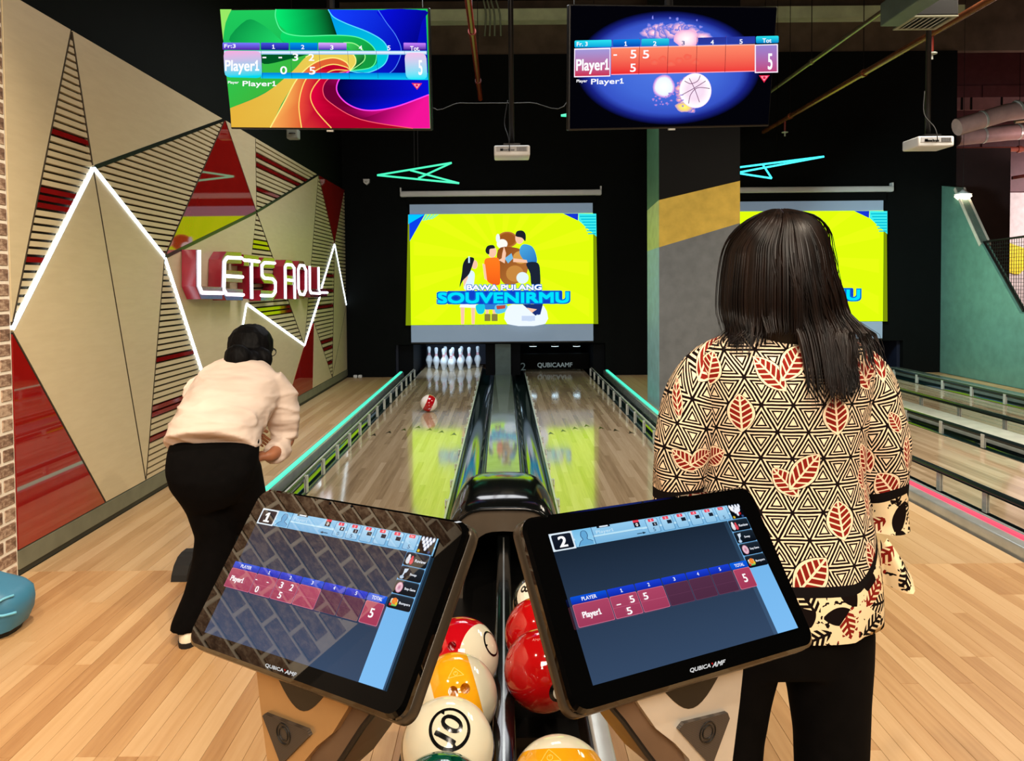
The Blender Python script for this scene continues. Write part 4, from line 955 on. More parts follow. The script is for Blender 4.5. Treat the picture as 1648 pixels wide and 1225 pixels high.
for u, v, lb in ((573, 605, 'white plug end lying on the floor by the black wall'), (588, 600, 'tilted white plug end beside the black wall, right of another')):
    p = atz(u, v+3, 0); p.y = min(p.y, YB-.1); t = thing('plug', lb, 'plug', (p.x, p.y, 0)); MB().rbox((p.x-.03, p.y-.03, 0.0), (p.x+.03, p.y+.03, .05), .012).build('plug_body', M_WHITE, t); MB().tube([(p.x, p.y+.03, .02), (p.x+.05, p.y+.06, .012)], .008, 6).build('cord', M_BLKRUB, t); MB().box((p.x-.012, p.y-.045, .02), (p.x-.006, p.y-.03, .028)).box((p.x+.006, p.y-.045, .02), (p.x+.012, p.y-.03, .028)).build('prongs', M_METAL, t)
# ================================================================== ball return
HX = -.008; BR = .1025
br = thing('ball_return', 'black ball return with domed hood between the two scoring consoles', 'ball return', (HX, 2.4, 0))
def arch(a, b, y, n=24, e=.62, z0=0):
    out = []
    for k in range(n+1):
        th = math.pi*k/n; c, s_ = math.cos(th), math.sin(th)
        out.append((HX+a*math.copysign(abs(c)**e, c), y, z0+b*abs(s_)**e))
    return out
secs = [(3.2, .246, .553), (3.215, .256, .568), (3.30, .262, .586), (3.45, .262, .602), (3.62, .248, .600), (3.80, .215, .56), (3.95, .165, .47), (3.998, .13, .38)]
MB().loft([arch(a, b, y, e=.48) for y, a, b in secs][::-1], cap0=True, cap1=False, closed_ring=False).build('hood', M_BLKGLOSS, br, smooth=True, auto=60)
OA, IA = arch(.246, .553, 3.2, e=.48), arch(.178, .455, 3.2)
MB().loft([OA, IA], cap0=False, cap1=False, closed_ring=False).loft([IA, arch(.178, .455, 3.9)], cap0=False, cap1=False, closed_ring=False).build('hood_front', simple('brown_grey_plastic', (74, 64, 52), .45), br)
MB().loft([arch(.176, .453, 3.22), arch(.176, .453, 3.9)], cap0=False, cap1=True, closed_ring=False).build('tunnel', M_BLKRUB, br)
MB().tube([(x, 3.194, z) for x, y, z in OA], .008, 6).build('hood_rim', M_BLKGLOSS, br, smooth=True)
MB().rbox((-.036, 1.2, .30), (.020, 3.3, .426), .012, 3).build('centre_spine', M_BLKGLOSS, br, smooth=True, auto=40)
MB().box((-.011, 1.22, .425), (-.005, 3.2, .429)).build('spine_highlight', M_METAL, br, label='thin strip standing in for a highlight')  # metal strip modelled for the spine's highlight
MB().rbox((-.247, 1.2, .36), (-.217, 3.25, .426), .008, 3).build('side_rail', M_BLKSAT, br, smooth=True, auto=40)
MB().rbox((.201, 1.2, .36), (.247, 3.25, .426), .008, 3).build('side_rail', M_METALW, br, smooth=True, auto=40)
MB().rbox((.192, 1.2, .30), (.203, 3.25, .42), .004, 2).build('rail_liner', M_BLKSAT, br)
MB().box((-.24, 2.2, .14), (.24, 3.9, .17)).build('tray', M_BLKSAT, br)
for y in (1.45, 2.3): MB().rbox((-.24, y, 0), (.24, y+.05, .36), .01).build('leg_frame', M_BLKSAT, br)
MB().box((-.26, 3.0, 0), (-.235, 3.9, .36)).build('hood_skirt', M_BLKSAT, br); MB().box((.22, 3.27, 0), (.245, 3.9, .36)).build('hood_skirt', M_BLKSAT, br)
MB().rbox((-.25, 1.17, .28), (.25, 1.2, .46), .01).build('end_plate', M_BLKSAT, br)
# ------------------------------------------------------------------ balls
def ball_mat(name, axis, c_in, c_out, k=.5, rough=.07):
    m = Mt(name, rough=rough, ior=1.6, coat=.3); x, y, z = m.xyz('Object'); n = (x*x+y*y+z*z).sqrt()
    d = ((x*axis[0]+y*axis[1]+z*axis[2])/n).ab(); nz = m.noise(30, 3)
    a = m.ramp(nz, [(.3, lin(c_in)), (.7, tuple(v*.9 for v in lin(c_in)))]); m.base(m.mix(d.lt(k), lin(c_out), a)); return m.m
def sph_dir(u, v, C, R):
    d = pray(u, v); d = Vector(d/np.linalg.norm(d)); o = Vector((0, 0, CAMZ))-Vector(C); b = o.dot(d); q = b*b-o.dot(o)+R*R
    t = -b-math.sqrt(max(q, 0)); return (o+d*t).normalized()
def ball(C, mat, lb, holes=(), decals=(), R=BR):
    C = Vector(C); t = thing('bowling_ball', lb, 'bowling ball', C, None)
    bm = bmesh.new(); bmesh.ops.create_uvsphere(bm, u_segments=48, v_segments=32, radius=R)
    o = MB().bm(bm).build('ball', mat, t, smooth=True, local=True)
    for u, v in holes:
        d = sph_dir(u, v, C, R); c = MB().tube([d*R*.62, d*R*1.2], .0118, 20).build('cut', mat, t, local=True)
        md = o.modifiers.new('b', 'BOOLEAN'); md.object = c; md.operation = 'DIFFERENCE'; md.solver = 'EXACT'
        dg = bpy.context.evaluated_depsgraph_get(); me = bpy.data.meshes.new_from_object(o.evaluated_get(dg)); o.modifiers.clear(); o.data = me; bpy.data.objects.remove(c)
        me.polygons.foreach_set('use_smooth', [True]*len(me.polygons)); me.set_sharp_from_angle(angle=.7)
    for kind, uv, up, size, mt in decals:
        d = sph_dir(*uv, C, R); w_ = sph_dir(*up, C, R); U = (w_-d*w_.dot(d)).normalized(); X = U.cross(d)
        mb = MB()
        def put(x, y, lift=1.004): 
            a = math.hypot(x, y); s_ = (math.sin(a/R)/a*R if a > 1e-9 else 1)
            q = (d*math.cos(a/R)+X*(x*s_/R)+U*(y*s_/R)); return q*(R*lift)
        lf = 1.0045 if mt is M_INKW else 1.003
        if kind == 'disc':
            vs = [put(0, 0, lf)]; fs = []
            for ri in (1, 2, 3):
                for k in range(28): vs.append(put(size*ri/3*math.cos(k*math.pi/14), size*ri/3*math.sin(k*math.pi/14), lf))
            for k in range(28): fs.append((0, 1+k, 1+(k+1) % 28))
            for ri in (0, 1):
                for k in range(28): l = (k+1) % 28; b = 1+ri*28; fs.append((b+k, b+28+k, b+28+l, b+l))
            mb.add(vs, fs); nm = 'number_disc'
        elif kind == 'logo':
            def seg(a, b, w_=.0009):
                n_ = 6; l = math.dist(a, b); nx, ny = -(b[1]-a[1])/l*w_, (b[0]-a[0])/l*w_
                vs = []; 
                for i in range(n_+1):
                    f = i/n_; x, y = a[0]+(b[0]-a[0])*f, a[1]+(b[1]-a[1])*f; vs += [put(x+nx, y+ny, 1.005), put(x-nx, y-ny, 1.005)]
                mb.add(vs, [(2*i, 2*i+1, 2*i+3, 2*i+2) for i in range(n_)])
            T3 = [(-size, -size*.55), (size, -size*.4), (-.1*size, size*.75)]
            for i in range(3): seg(T3[i], T3[(i+1) % 3])
            C3 = [(size*.26*math.cos(k*.5236), -size*.1+size*.26*math.sin(k*.5236)) for k in range(13)]
            for i in range(12): seg(C3[i], C3[i+1])
            seg((0, -size*.05), (0, size*.2)); nm = 'ball_logo'
        elif kind == 'ring':
            vs = []; fs = []
            for k in range(40):
                a = k*math.pi/20; 
                vs += [put(size*math.cos(a), size*math.sin(a), 1.006), put(size*.84*math.cos(a), size*.84*math.sin(a), 1.006)]
            fs = [(2*k, 2*((k+1) % 40), 2*((k+1) % 40)+1, 2*k+1) for k in range(40)]
            for a in (.9, 3.9): vs_ = [put(size*.9*math.cos(a-.14), size*.9*math.sin(a-.14), 1.0065), put(size*.9*math.cos(a+.14), size*.9*math.sin(a+.14), 1.0065), put(size*.66*math.cos(a), size*.66*math.sin(a), 1.0065)]; b = len(vs); vs += vs_; fs.append((b, b+1, b+2))
            mb.add(vs, fs); nm = 'number_ring'
        else:
            s_, asp = kind; vs, fs = glyphs(s_, .03 if len(s_) < 3 else 0.0)
            # refine long faces by simple projection of outline points
            b2 = bmesh.new(); bv = [b2.verts.new(((x-.5)*size*asp, (y-.5)*size, 0)) for x, y in vs]
            for f in fs: b2.faces.new([bv[i] for i in f])
            if s_ in ('10', '8'):
                for ox, oy in ((.0011, 0), (-.0011, 0), (0, .0011), (0, -.0011)):
                    bv = [b2.verts.new(((x-.5)*size*asp+ox, (y-.5)*size+oy, 0)) for x, y in vs]
                    for f in fs: b2.faces.new([bv[i] for i in f])
            bmesh.ops.triangulate(b2, faces=b2.faces[:])
            for _ in range(4):
                le = [e for e in b2.edges if e.calc_length() > max(.004, size*.12)]
                if not le: break
                bmesh.ops.subdivide_edges(b2, edges=le, cuts=1); bmesh.ops.triangulate(b2, faces=b2.faces[:])
            for v in b2.verts: v.co = put(v.co.x, v.co.y, 1.006)
            mb.bm(b2); nm = 'lettering'
        mb.build(nm, mt, t, local=True)
    return t
CREAM = (232, 226, 200); M_INK = simple('black_ink', (14, 14, 14), .15); M_INKW = simple('cream_ink', (236, 232, 214), .12); M_INKP = simple('pink_ink', (240, 150, 140), .2); M_INKY = simple('pale_yellow_ink', (250, 206, 90), .2)
ball((-.131, 1.65, .482), ball_mat('white_ball_dark_stripe', (.12, -.74, .66), (12, 44, 52), CREAM, .28), 'white bowling ball numbered 10 in a black ring', (), [('ring', (724, 1171), (690, 1157), .0455, M_INK), (('10', 1.12), (724, 1171), (690, 1157), .047, M_INK)])
ball((-.126, 1.855, .482), ball_mat('yellow_stripe_ball', (.95, .215, .221), (240, 168, 24), CREAM, .5), 'yellow striped white bowling ball with two finger holes behind the number 10 ball', [(729, 1113), (749, 1108)], [('logo', (733, 1083), (731, 1070), .019, M_INKY)])
ball((-.124, 2.06, .482), ball_mat('red_stripe_ball', (.84, -.52, .12), (196, 12, 26), CREAM, .5), 'red and white striped bowling ball, farthest on the left track', [(706, 1046), (727, 1040)], [('ring', (792, 1035), (790, 1020), .034, M_INK), (('AGE', 2.2), (712, 1008), (714, 996), .011, M_INKP)])
ball((-.128, 1.445, .482), ball_mat('green_ball', (.2, .3, .93), (8, 74, 56), (8, 74, 56), .5), 'dark green bowling ball at the bottom edge in front of number 10', [(735, 1222)])
ball((.096, 1.98, .485), ball_mat('red_ball', (0, 0, 1), (186, 14, 16), (186, 14, 16)), 'plain red bowling ball with white number spot, front of two on the right track', (), [('disc', (902, 1113), (900, 1100), .030, M_INK), ('disc', (904, 1113), (901, 1100), .023, M_INKW), (('AMF', 2.6), (863, 1030), (866, 1018), .008, M_INKP)])
ball((.098, 2.185, .485), ball_mat('red_ball_far', (0, 0, 1), (186, 14, 16), (186, 14, 16)), 'plain red bowling ball half hidden behind the front red ball', (), [(('AMF', 2.6), (828, 990), (832, 980), .009, M_INKP)])
ball((.122, 2.39, .482), ball_mat('black_ball', (0, 0, 1), (16, 14, 14), (16, 14, 14)), 'black bowling ball with number 8 on a white spot', (), [('disc', (850, 955), (850, 935), .048, M_INKW), (('8', .62), (845, 948), (864, 949), .034, M_INK)])
ball((.106, 1.52, .47), ball_mat('yellow_ball_white_cap', (0, .62, .78), (240, 168, 24), CREAM, .66), 'yellow and white bowling ball alone at the bottom edge, right track', (), [('logo', (885, 1218), (885, 1206), .022, M_INKY)])
ball((-.885, 8.96, .10), ball_mat('red_white_rolling_ball', (.88, .13, -.42), (176, 14, 24), (236, 228, 222), .42), 'red and white bowling ball rolling down the first lane', (), [], R=.1)
# ================================================================== scoring consoles
UIM = print_mat('touch_screen_picture', 1.0, .012, .62)
M_BEZ = simple('black_glass_bezel', (3, 3, 3), .012, ior=1.62)
def console(c, yaw, tilt, roll, ht, fq, dq, lb, body, side, num, rows):
    y_, t_, r_ = map(math.radians, (yaw, tilt, roll))
    o = thing('scoring_console', lb, 'console', (0, 0, 0), 'scoring consoles', rot=(0, 0, 0))
    B0 = Matrix.Translation((c[0], c[1], 0)) @ Matrix.Rotation(y_, 4, 'Z'); o.matrix_world = B0
    Rl = Matrix.Translation((0, 0, c[2])) @ Matrix.Rotation(-t_, 4, 'X') @ Matrix.Rotation(-r_, 4, 'Y')   # monitor within the console
    def L(x, y, z): return Rl @ Vector((x, y, z))
    wd = .42
    def rr(w_, h_, r, n=6):
        out = []
        for cx, cz, a0 in ((w_/2-r, h_/2-r, 0), (-w_/2+r, h_/2-r, 90), (-w_/2+r, -h_/2+r, 180), (w_/2-r, -h_/2+r, 270)):
            for k in range(n+1): a = math.radians(a0+90*k/n); out.append((cx+r*math.cos(a), cz+r*math.sin(a)))
        return out
    def rings(lst): return [[L(x, y, z) for x, z in rr(wd-2*i, ht-2*i, .020)] for i, y in lst]
    MB().loft(rings([(.004, 0.0), (.0, .005), (.0, .012)]), cap0=True, cap1=False).build('glass_front', M_BEZ, o, local=True)
    MB().loft(rings([(.0015, .012), (-.001, .015), (-.002, .030), (.002, .036), (.02, .046)]), cap0=True, cap1=True).build('monitor_case', simple('dark_bronze_case', (58, 50, 40), .3, metal=.3), o, local=True, smooth=True, auto=50)
    hf = homog(fq, [(-wd/2, ht/2), (wd/2, ht/2), (wd/2, -ht/2), (-wd/2, -ht/2)])
    hd = homog([(0, 0), (1, 0), (1, 1), (0, 1)], [hf(*p) for p in dq])
    P = Print(hd, lambda x, z, e: L(x, -.0004-e, z), .00006)
    D = (24, 36, 52)
    P.rect(0, 0, 1, 1, (20, 32, 46), (52, 72, 100))
    P.rect(0, 0, 1, .125, (150, 205, 240), (120, 180, 222)); P.rect(0, .06, 1, .075, (170, 220, 245), (205, 236, 250))
    P.rect(0, 0, .105, .13, (222, 236, 246)); P.rrect([(.008, .012), (.098, .012), (.098, .12), (.008, .12)], .01, (22, 30, 44), (14, 20, 32)); P.text(num, (.036, .03, .07, .105), (250, 250, 250), .03)
    P.rect(.11, 0, .195, .125, (120, 190, 232), (150, 210, 242))
    sil = crom([(.118, .122), (.132, .09), (.145, .078), (.14, .05), (.146, .022), (.157, .015), (.168, .022), (.172, .05), (.166, .078), (.18, .088), (.19, .1)], 4)
    P.poly(sil+[(.19, .122)], (100, 168, 214)); P.line(sil, .003, (30, 60, 110))
    P.line([(.198, 0), (.198, .125)], .003, (40, 90, 140)); P.line([(.2, .075), (.44, .075)], .002, (90, 160, 200)); P.rect(.225, 0, .29, .014, (16, 24, 36)); P.rect(.238, .001, .28, .011, (230, 240, 250)); P.text('Player1', (.215, .03, .30, .062), (206, 232, 246), .0)
    P.line([(.405, .105), (.44, .105)], .006, (20, 50, 70)); P.poly([(.395, .105), (.412, .096), (.412, .114)] if num == '1' else [(.452, .105), (.435, .096), (.435, .114)], (20, 50, 70))
    P.rect(.405, 0, .435, .018, (230, 60, 80)); P.rect(.405, .018, .435, .055, (14, 20, 34)); P.text('0', (.415, .024, .425, .048), (255, 255, 255), .02)
    for i in range(6):
        x = .465+i*.077
        P.rrect([(x, .006), (x+.065, .006), (x+.065, .118), (x, .118)], .01, (70, 130, 176)); P.rrect([(x+.003, .009), (x+.062, .009), (x+.062, .115), (x+.003, .115)], .009, (176, 220, 246), (140, 194, 230))
        P.rrect([(x+.016, .008), (x+.046, .008), (x+.046, .032), (x+.016, .032)], .004, (236, 70, 92))
        P.text(str(i+1) if i < 5 else 'Tot', (x+.026, .012, x+.036, .028) if i < 5 else (x+.022, .013, x+.04, .027), (255, 230, 235), .0)
        if i < 5: P.rect(x+.032, .04, x+.056, .068, (24, 34, 50)); 
        if i == 0 or (num == '1' and i == 1): P.text('3' if (num == '1' and i == 1) else ('5' if num == '2' else '-'), (x+.041, .046, x+.048, .062), (240, 240, 250), .0)
        if i in (0, 5) or (num == '1' and i == 1): P.text('5' if i == 5 or i == 1 or num == '2' else '0', (x+.026, .08, x+.038, .108), (30, 60, 100), .0)
    P.rect(.925, 0, 1, .13, (6, 10, 18))
    for r in range(4):
        for k in range(4-r): P.radial(.936+r*.009+k*.0175, .022+r*.022, .0075, .019, [(0, (255, 255, 255)), (.7, (232, 238, 250)), (1, (60, 80, 120))], 10)
    P.radial(.935, .11, .007, .012, [(0, (250, 220, 60)), (1, (160, 120, 20))], 10); P.radial(.985, .11, .008, .013, [(0, (60, 90, 150)), (1, (20, 30, 60))], 10)
    if num == '2': P.poly([(.93, .01), (.95, .03), (.945, .07), (.932, .05)], (250, 250, 255)); P.poly([(.95, .05), (.99, .02), (.985, .06), (.96, .1)], (236, 240, 250)); P.radial(.975, .085, .008, .013, [(0, (230, 40, 50)), (1, (120, 10, 20))], 10)
    # side buttons
    P.rect(.885, .125, 1, 1, (110, 178, 232), (126, 190, 244))
    for i, (tx, c1, c2) in enumerate((('Review', (240, 240, 245), (230, 80, 90)), ('Swap', (210, 225, 240), (160, 190, 220)), ('Stop Game', (226, 180, 196), (190, 110, 140)), ('Bumpers', (240, 120, 40), (70, 180, 60)))):
        y0 = .13+i*.098
        P.rrect([(.886, y0), (.999, y0), (.999, y0+.094), (.886, y0+.094)], .012, (60, 78, 96), (10, 16, 24)); P.rrect([(.888, y0+.006), (.998, y0+.006), (.998, y0+.092), (.888, y0+.092)], .012, (26, 38, 50), (8, 12, 20))
        P.text(tx, (.938, y0+.042, .99 if len(tx) > 4 else .97, y0+.062), (235, 240, 250), .015)
        if i == 0: P.radial(.905, y0+.055, .011, .028, [(0, c1), (1, (200, 205, 215))], 14); P.radial(.905, y0+.028, .006, .014, [(0, c1), (1, c1)], 10); P.radial(.922, y0+.06, .009, .024, [(0, c2), (1, (210, 60, 80))], 12); P.radial(.922, y0+.034, .005, .012, [(0, c2), (1, c2)], 10)
        if i == 1: P.poly([(.905, y0+.02), (.925, y0+.015), (.92, y0+.04), (.912, y0+.05), (.908, y0+.08), (.902, y0+.08), (.906, y0+.045)], c1); P.radial(.905, y0+.078, .01, .012, [(0, c1), (1, c2)], 12)
        if i == 2: P.radial(.912, y0+.05, .017, .036, [(0, c1), (.75, (236, 200, 212)), (1, c2)], 22); P.radial(.912, y0+.05, .009, .02, [(0, c2), (1, (226, 180, 196))], 16)
        if i == 3: P.rrect([(.896, y0+.03), (.93, y0+.03), (.93, y0+.078), (.896, y0+.078)], .008, (250, 230, 220), (90, 190, 70)); P.radial(.915, y0+.045, .013, .022, [(0, (250, 150, 60)), (1, c1)], 14); P.radial(.9, y0+.07, .006, .01, [(0, (230, 60, 60)), (1, (200, 40, 40))], 10); P.radial(.926, y0+.06, .006, .012, [(0, (240, 210, 60)), (1, (220, 180, 40))], 10)
    # score table
    xs = [0, .165, .295, .425, .55, .67, .785]
    for i in range(6):
        hot = (i == rows['hot']); a, b = xs[i]+.002, xs[i+1]-.002
        P.rrect([(a, .455), (b, .455), (b, .505), (a, .505)], .006, (10, 84, 220) if hot or i == 0 else (26, 64, 214), (8, 60, 190) if hot else (16, 40, 170))
        P.text('PLAYER' if i == 0 else str(i), ((a+b)/2-(.033 if i == 0 else .004), .468, (a+b)/2+(.033 if i == 0 else .005), .492), (240, 244, 255), .015)
        lit = i <= rows['lit']
        P.rrect([(a, .507), (b, .507), (b, .655), (a, .655)], .008, (220, 120, 150) if lit else (110, 64, 92), (216, 116, 148) if lit else (104, 60, 88))
        P.rrect([(a+.0015, .51), (b-.0015, .51), (b-.0015, .652), (a+.0015, .652)], .008, (172, 68, 100) if lit else (84, 46, 72), (158, 58, 90) if lit else (78, 42, 66))
        if i > 0: P.line([(a+.004, .585), (b-.004, .585)], .002, (196, 100, 130) if lit else (100, 56, 84))
    P.rrect([(.787, .455), (.882, .455), (.882, .505), (.787, .505)], .006, (10, 96, 226), (8, 70, 200)); P.text('TOTAL', (.81, .468, .862, .492), (240, 244, 255), .015)
    P.rrect([(.79, .507), (.882, .507), (.882, .655), (.79, .655)], .008, (222, 130, 156)); P.rrect([(.792, .51), (.88, .51), (.88, .652), (.792, .652)], .008, (176, 66, 96), (164, 58, 88)); P.text('5', (.826, .55, .846, .61), (255, 250, 250), .02)
    P.text('Player1', (.03, .565, .11, .615), (255, 250, 252), .02)
    for s_, q in rows['t']: P.text(s_, q, (255, 248, 250), .02 if s_ != '-' else 0)
    P.build('screen_picture', UIM, o)
    # maker's lettering on the bezel and the camera pinholes
    lp = print_mat('bezel_print', .8, .2); q = [hf(*p) for p in rows['logo']]
    G = Print(lambda a, b: (a, b), lambda x, z, e: L(x, -.0004-e, z), .00005)
    def sub(a, b): return [tuple(q[0][k]*(1-f)+q[1][k]*f for k in (0, 1)) for f in (a, b)]+[tuple(q[3][k]*(1-f)+q[2][k]*f for k in (0, 1)) for f in (b, a)]
    G.text('QUBICA', sub(0, .585), (236, 236, 236), .03); G.text('AMF', sub(.64, 1), (236, 236, 236), .045, .2)
    s_ = sub(.595, .64); G.poly([s_[0], s_[1], tuple((a+b)/2 for a, b in zip(s_[2], s_[1]))], (230, 40, 40))
    for p in rows['dots']: a = hf(*p); G.radial(a[0], a[1], .002, .002, [(0, (40, 40, 44)), (1, (8, 8, 8))], 10)
    G.build('bezel_lettering', lp, o)
    # pedestal: horn-shaped, below the screen
    s_ = side; fy = -.04
    out = [(-.094, .985), (-.083, .907), (-.069, .827), (-.058, .72), (-.06, .5), (-.075, .2), (-.10, .02), (-.10, 0), (.08, 0), (.08, .02), (.03, .2), (.004, .5), (-.004, .72), (-.001, .82), (.011, .855), (.036, .884), (.068, .913), (.098, .956), (.112, .985)]
    out = [(s_*x, z) for x, z in out]
    b = MB().prism([(x, fy, z) for x, z in out], (0, .10, 0)).build('pedestal', body, o, local=True)
    wing = [(.112, .985), (.098, .956), (.068, .913), (.036, .884), (.011, .855), (-.001, .82), (.01, .80), (.045, .835), (.079, .880), (.118, .935), (.143, .966), (.15, .985)]
    MB().prism([(s_*x, fy+.012, z) for x, z in wing], (0, .085, 0)).build('pedestal_wing', simple('brown_grey_wing', (116, 92, 72), .4, metal=.3), o, local=True)
    MB().tube([(s_*x, fy+.006, z) for x, z in [(.15, .985), (.143, .966), (.118, .935), (.079, .880), (.045, .835), (.01, .80)]], .004, 6).build('wing_edge', M_DARKMET, o, local=True)
    tri = [(s_*x, z) for x, z in rows['tri']]
    g = MB().prism([(x, fy-.006, z) for x, z in tri], (0, .012, 0)).build('speaker_grille', GRILLE, o, local=True)
    cx, cz = sum(p[0] for p in tri)/len(tri), sum(p[1] for p in tri)/len(tri)
    for r in (.014, .009): MB().tube([(cx+r*math.cos(k*.2618), fy-.0065, cz+.004+r*math.sin(k*.2618)) for k in range(24)], .0012, 5, closed=True).build('speaker_ring', M_BLKSAT, g, local=True)
    rec = [(s_*(-.045+.1*k/12), .96-.036*math.sin(math.pi*k/12)) for k in range(13)]
    MB().prism([(x, fy-.0012, z) for x, z in rec], (0, .002, 0)).build('pedestal_half_disc', M_BLKSAT, o, local=True)  # flat dark half disc laid on the pedestal front
    MB().tube([L(0, .04, -.02), (0, .03, .98)], .03, 10).build('hinge_arm', M_DARKMET, o, local=True)
    MB().rbox((-.13, -.13, 0), (.13, .13, .012), .004).build('foot_plate', M_DARKMET, o, local=True)
    return o
gm = Mt('speaker_mesh', (.02, .017, .015), .5); gx, gy, gz = gm.xyz('Object'); hh = ((gx*420.0).fr()-.5)*((gx*420.0).fr()-.5)+((gz*420.0).fr()-.5)*((gz*420.0).fr()-.5)
gm.base(gm.mix(hh.lt(.09), (.06, .045, .035), (.004, .003, .003))); GRILLE = gm.m
def px(ox, oy, k, pts): return [(ox+x/k, oy+y/k) for x, y in pts]
console((-.261, 1.057, 1.081), -35.4, 37.5, 2.37, .2464, [(420, 783), (757, 840), (640, 1162), (297, 1035)], px(280, 780, 3.2229, [(462, 122), (1377, 285), (1090, 1070), (162, 770)]),
        'lane 1 scoring console with tilted touch screen on warm-tinted pedestal, left of ball return', simple('floor_warmed_satin', (188, 150, 100), .33, metal=.45), 1, '1',  # satin metal, warm floor reflection put into its colour
        dict(hot=3, lit=3, logo=px(280, 780, 3.2229, [(480, 930), (640, 980), (636, 999), (476, 950)]), dots=[(531, 810), (566, 815)], tri=[(-.070, .894), (-.066, .898), (.024, .905), (.029, .899), (-.028, .841), (-.034, .841)],
             t=[('-', (.175, .55, .187, .556)), ('-', (.245, .55, .257, .556)), ('3', (.325, .525, .342, .57)), ('2', (.385, .525, .402, .57)), ('0', (.2, .595, .218, .64)), ('5', (.34, .595, .358, .64))]))
console((.236, 1.056, 1.079), 28.9, 34.5, -1.63, .2444, [(833, 835), (1210, 778), (1315, 1040), (930, 1152)], px(830, 770, 3.1408, [(155, 290), (1130, 128), (1412, 768), (398, 1048)]),
        'lane 2 scoring console with tilted touch screen on silver pedestal, before the woman', simple('silver_satin', (206, 198, 184), .33, metal=.4), -1, '2',
        dict(hot=-1, lit=2, logo=px(830, 770, 3.1408, [(878, 965), (1054, 921), (1050, 944), (878, 988)]), dots=[(1033, 809)], tri=[(-.058, .894), (-.054, .903), (.026, .911), (.034, .905), (-.020, .842), (-.028, .842)],
             t=[('-', (.185, .565, .205, .572)), ('5', (.25, .53, .27, .575)), ('5', (.315, .53, .335, .575)), ('5', (.22, .6, .242, .645))]))
# ================================================================== blue moulded thing at the left edge
M_BLUE = simple('blue_moulded_plastic', (58, 122, 154), .5, var=.06); M_BLUEL = simple('pale_blue_edge', (110, 190, 220), .35)
t = thing('ball_ramp', 'blue moulded childrens ball ramp with black base, cut by the left edge', 'ramp', (-2.3, 3.25, 0))
def ring(cx, cy, rx, ry, z, n=20, p=.75):
    return [(cx+rx*math.copysign(abs(math.cos(2*math.pi*k/n))**p, math.cos(2*math.pi*k/n)), cy+ry*math.copysign(abs(math.sin(2*math.pi*k/n))**p, math.sin(2*math.pi*k/n)), z) for k in range(n)]
RW = [(.03, -2.12), (.09, -2.09), (.135, -2.083), (.175, -2.09), (.20, -2.125), (.23, -2.2), (.26, -2.3), (.30, -2.38)]
MB().loft([ring((q-2.49)/2, 3.30, (q+2.49)/2, .125-.03*(z > .2), z, p=.6) for z, q in RW]).build('ramp_body', M_BLUE, t, smooth=True, auto=60)
MB().loft([ring(-2.315, 3.30, .175, .115, 0), ring(-2.315, 3.30, .19, .118, .03)]).build('base', M_BLKRUB, t, label='black rubber base')
MB().loft([ring(-2.335, 3.07, .15, .10, .02), ring(-2.33, 3.07, .16, .11, .08), ring(-2.345, 3.08, .145, .10, .17), ring(-2.38, 3.1, .11, .08, .24)]).build('front_foot', M_BLUE, t, smooth=True, auto=60)
MB().tube(crom([(-2.32, 3.205, .245), (-2.24, 3.19, .19), (-2.18, 3.176, .145), (-2.13, 3.175, .122), (-2.085, 3.22, .118)], 5), .006, 6).build('edge_line', M_BLUEL, t, smooth=True)
MB().tube(crom([(-2.165, 3.176, .14), (-2.15, 3.178, .165), (-2.125, 3.195, .185), (-2.10, 3.23, .188)], 5), .0055, 6).build('edge_line', M_BLUEL, t, smooth=True)
# ================================================================== people
M_SKIN = simple('skin', (176, 118, 86), 0.5, var=.05, scale=20); M_SKIN2 = simple('tan_skin', (168, 108, 76), 0.5, var=.05, scale=20)
M_LIP = simple('lips', (150, 72, 66), .4); M_EYE = simple('eye', (30, 24, 22), .15); M_EYEW = simple('eye_white', (226, 222, 214), .2)
M_BLACKCLOTH = simple('black_trouser_cloth', (6, 5, 5), .9, var=.3, scale=30, spec=.08)
def skin_mesh(name, V, Ed, root, mat, parent, sub=2):
    ks = list(V); ix = {k: i for i, k in enumerate(ks)}
    me = bpy.data.meshes.new(name); off = WL[parent.name]
    me.from_pydata([tuple(Vector(V[k][0])-off) for k in ks], [(ix[a], ix[b]) for a, b in Ed], [])
    o = bpy.data.objects.new(name, me); COL.objects.link(o); o.parent = parent; WL[o.name] = off
    sk = o.modifiers.new('s', 'SKIN'); sk.use_smooth_shade = True; sk.branch_smoothing = .6
    lay = me.skin_vertices[0].data
    for k in ks:
        r = V[k][1]; lay[ix[k]].radius = r if isinstance(r, tuple) else (r, r)
    lay[ix[root]].use_root = True
    ss = o.modifiers.new('u', 'SUBSURF'); ss.levels = sub; ss.render_levels = sub
    dg = bpy.context.evaluated_depsgraph_get(); m2 = bpy.data.meshes.new_from_object(o.evaluated_get(dg)); o.modifiers.clear(); o.data = m2
    m2.materials.clear(); m2.materials.append(mat); m2.polygons.foreach_set('use_smooth', [True]*len(m2.polygons)); return o
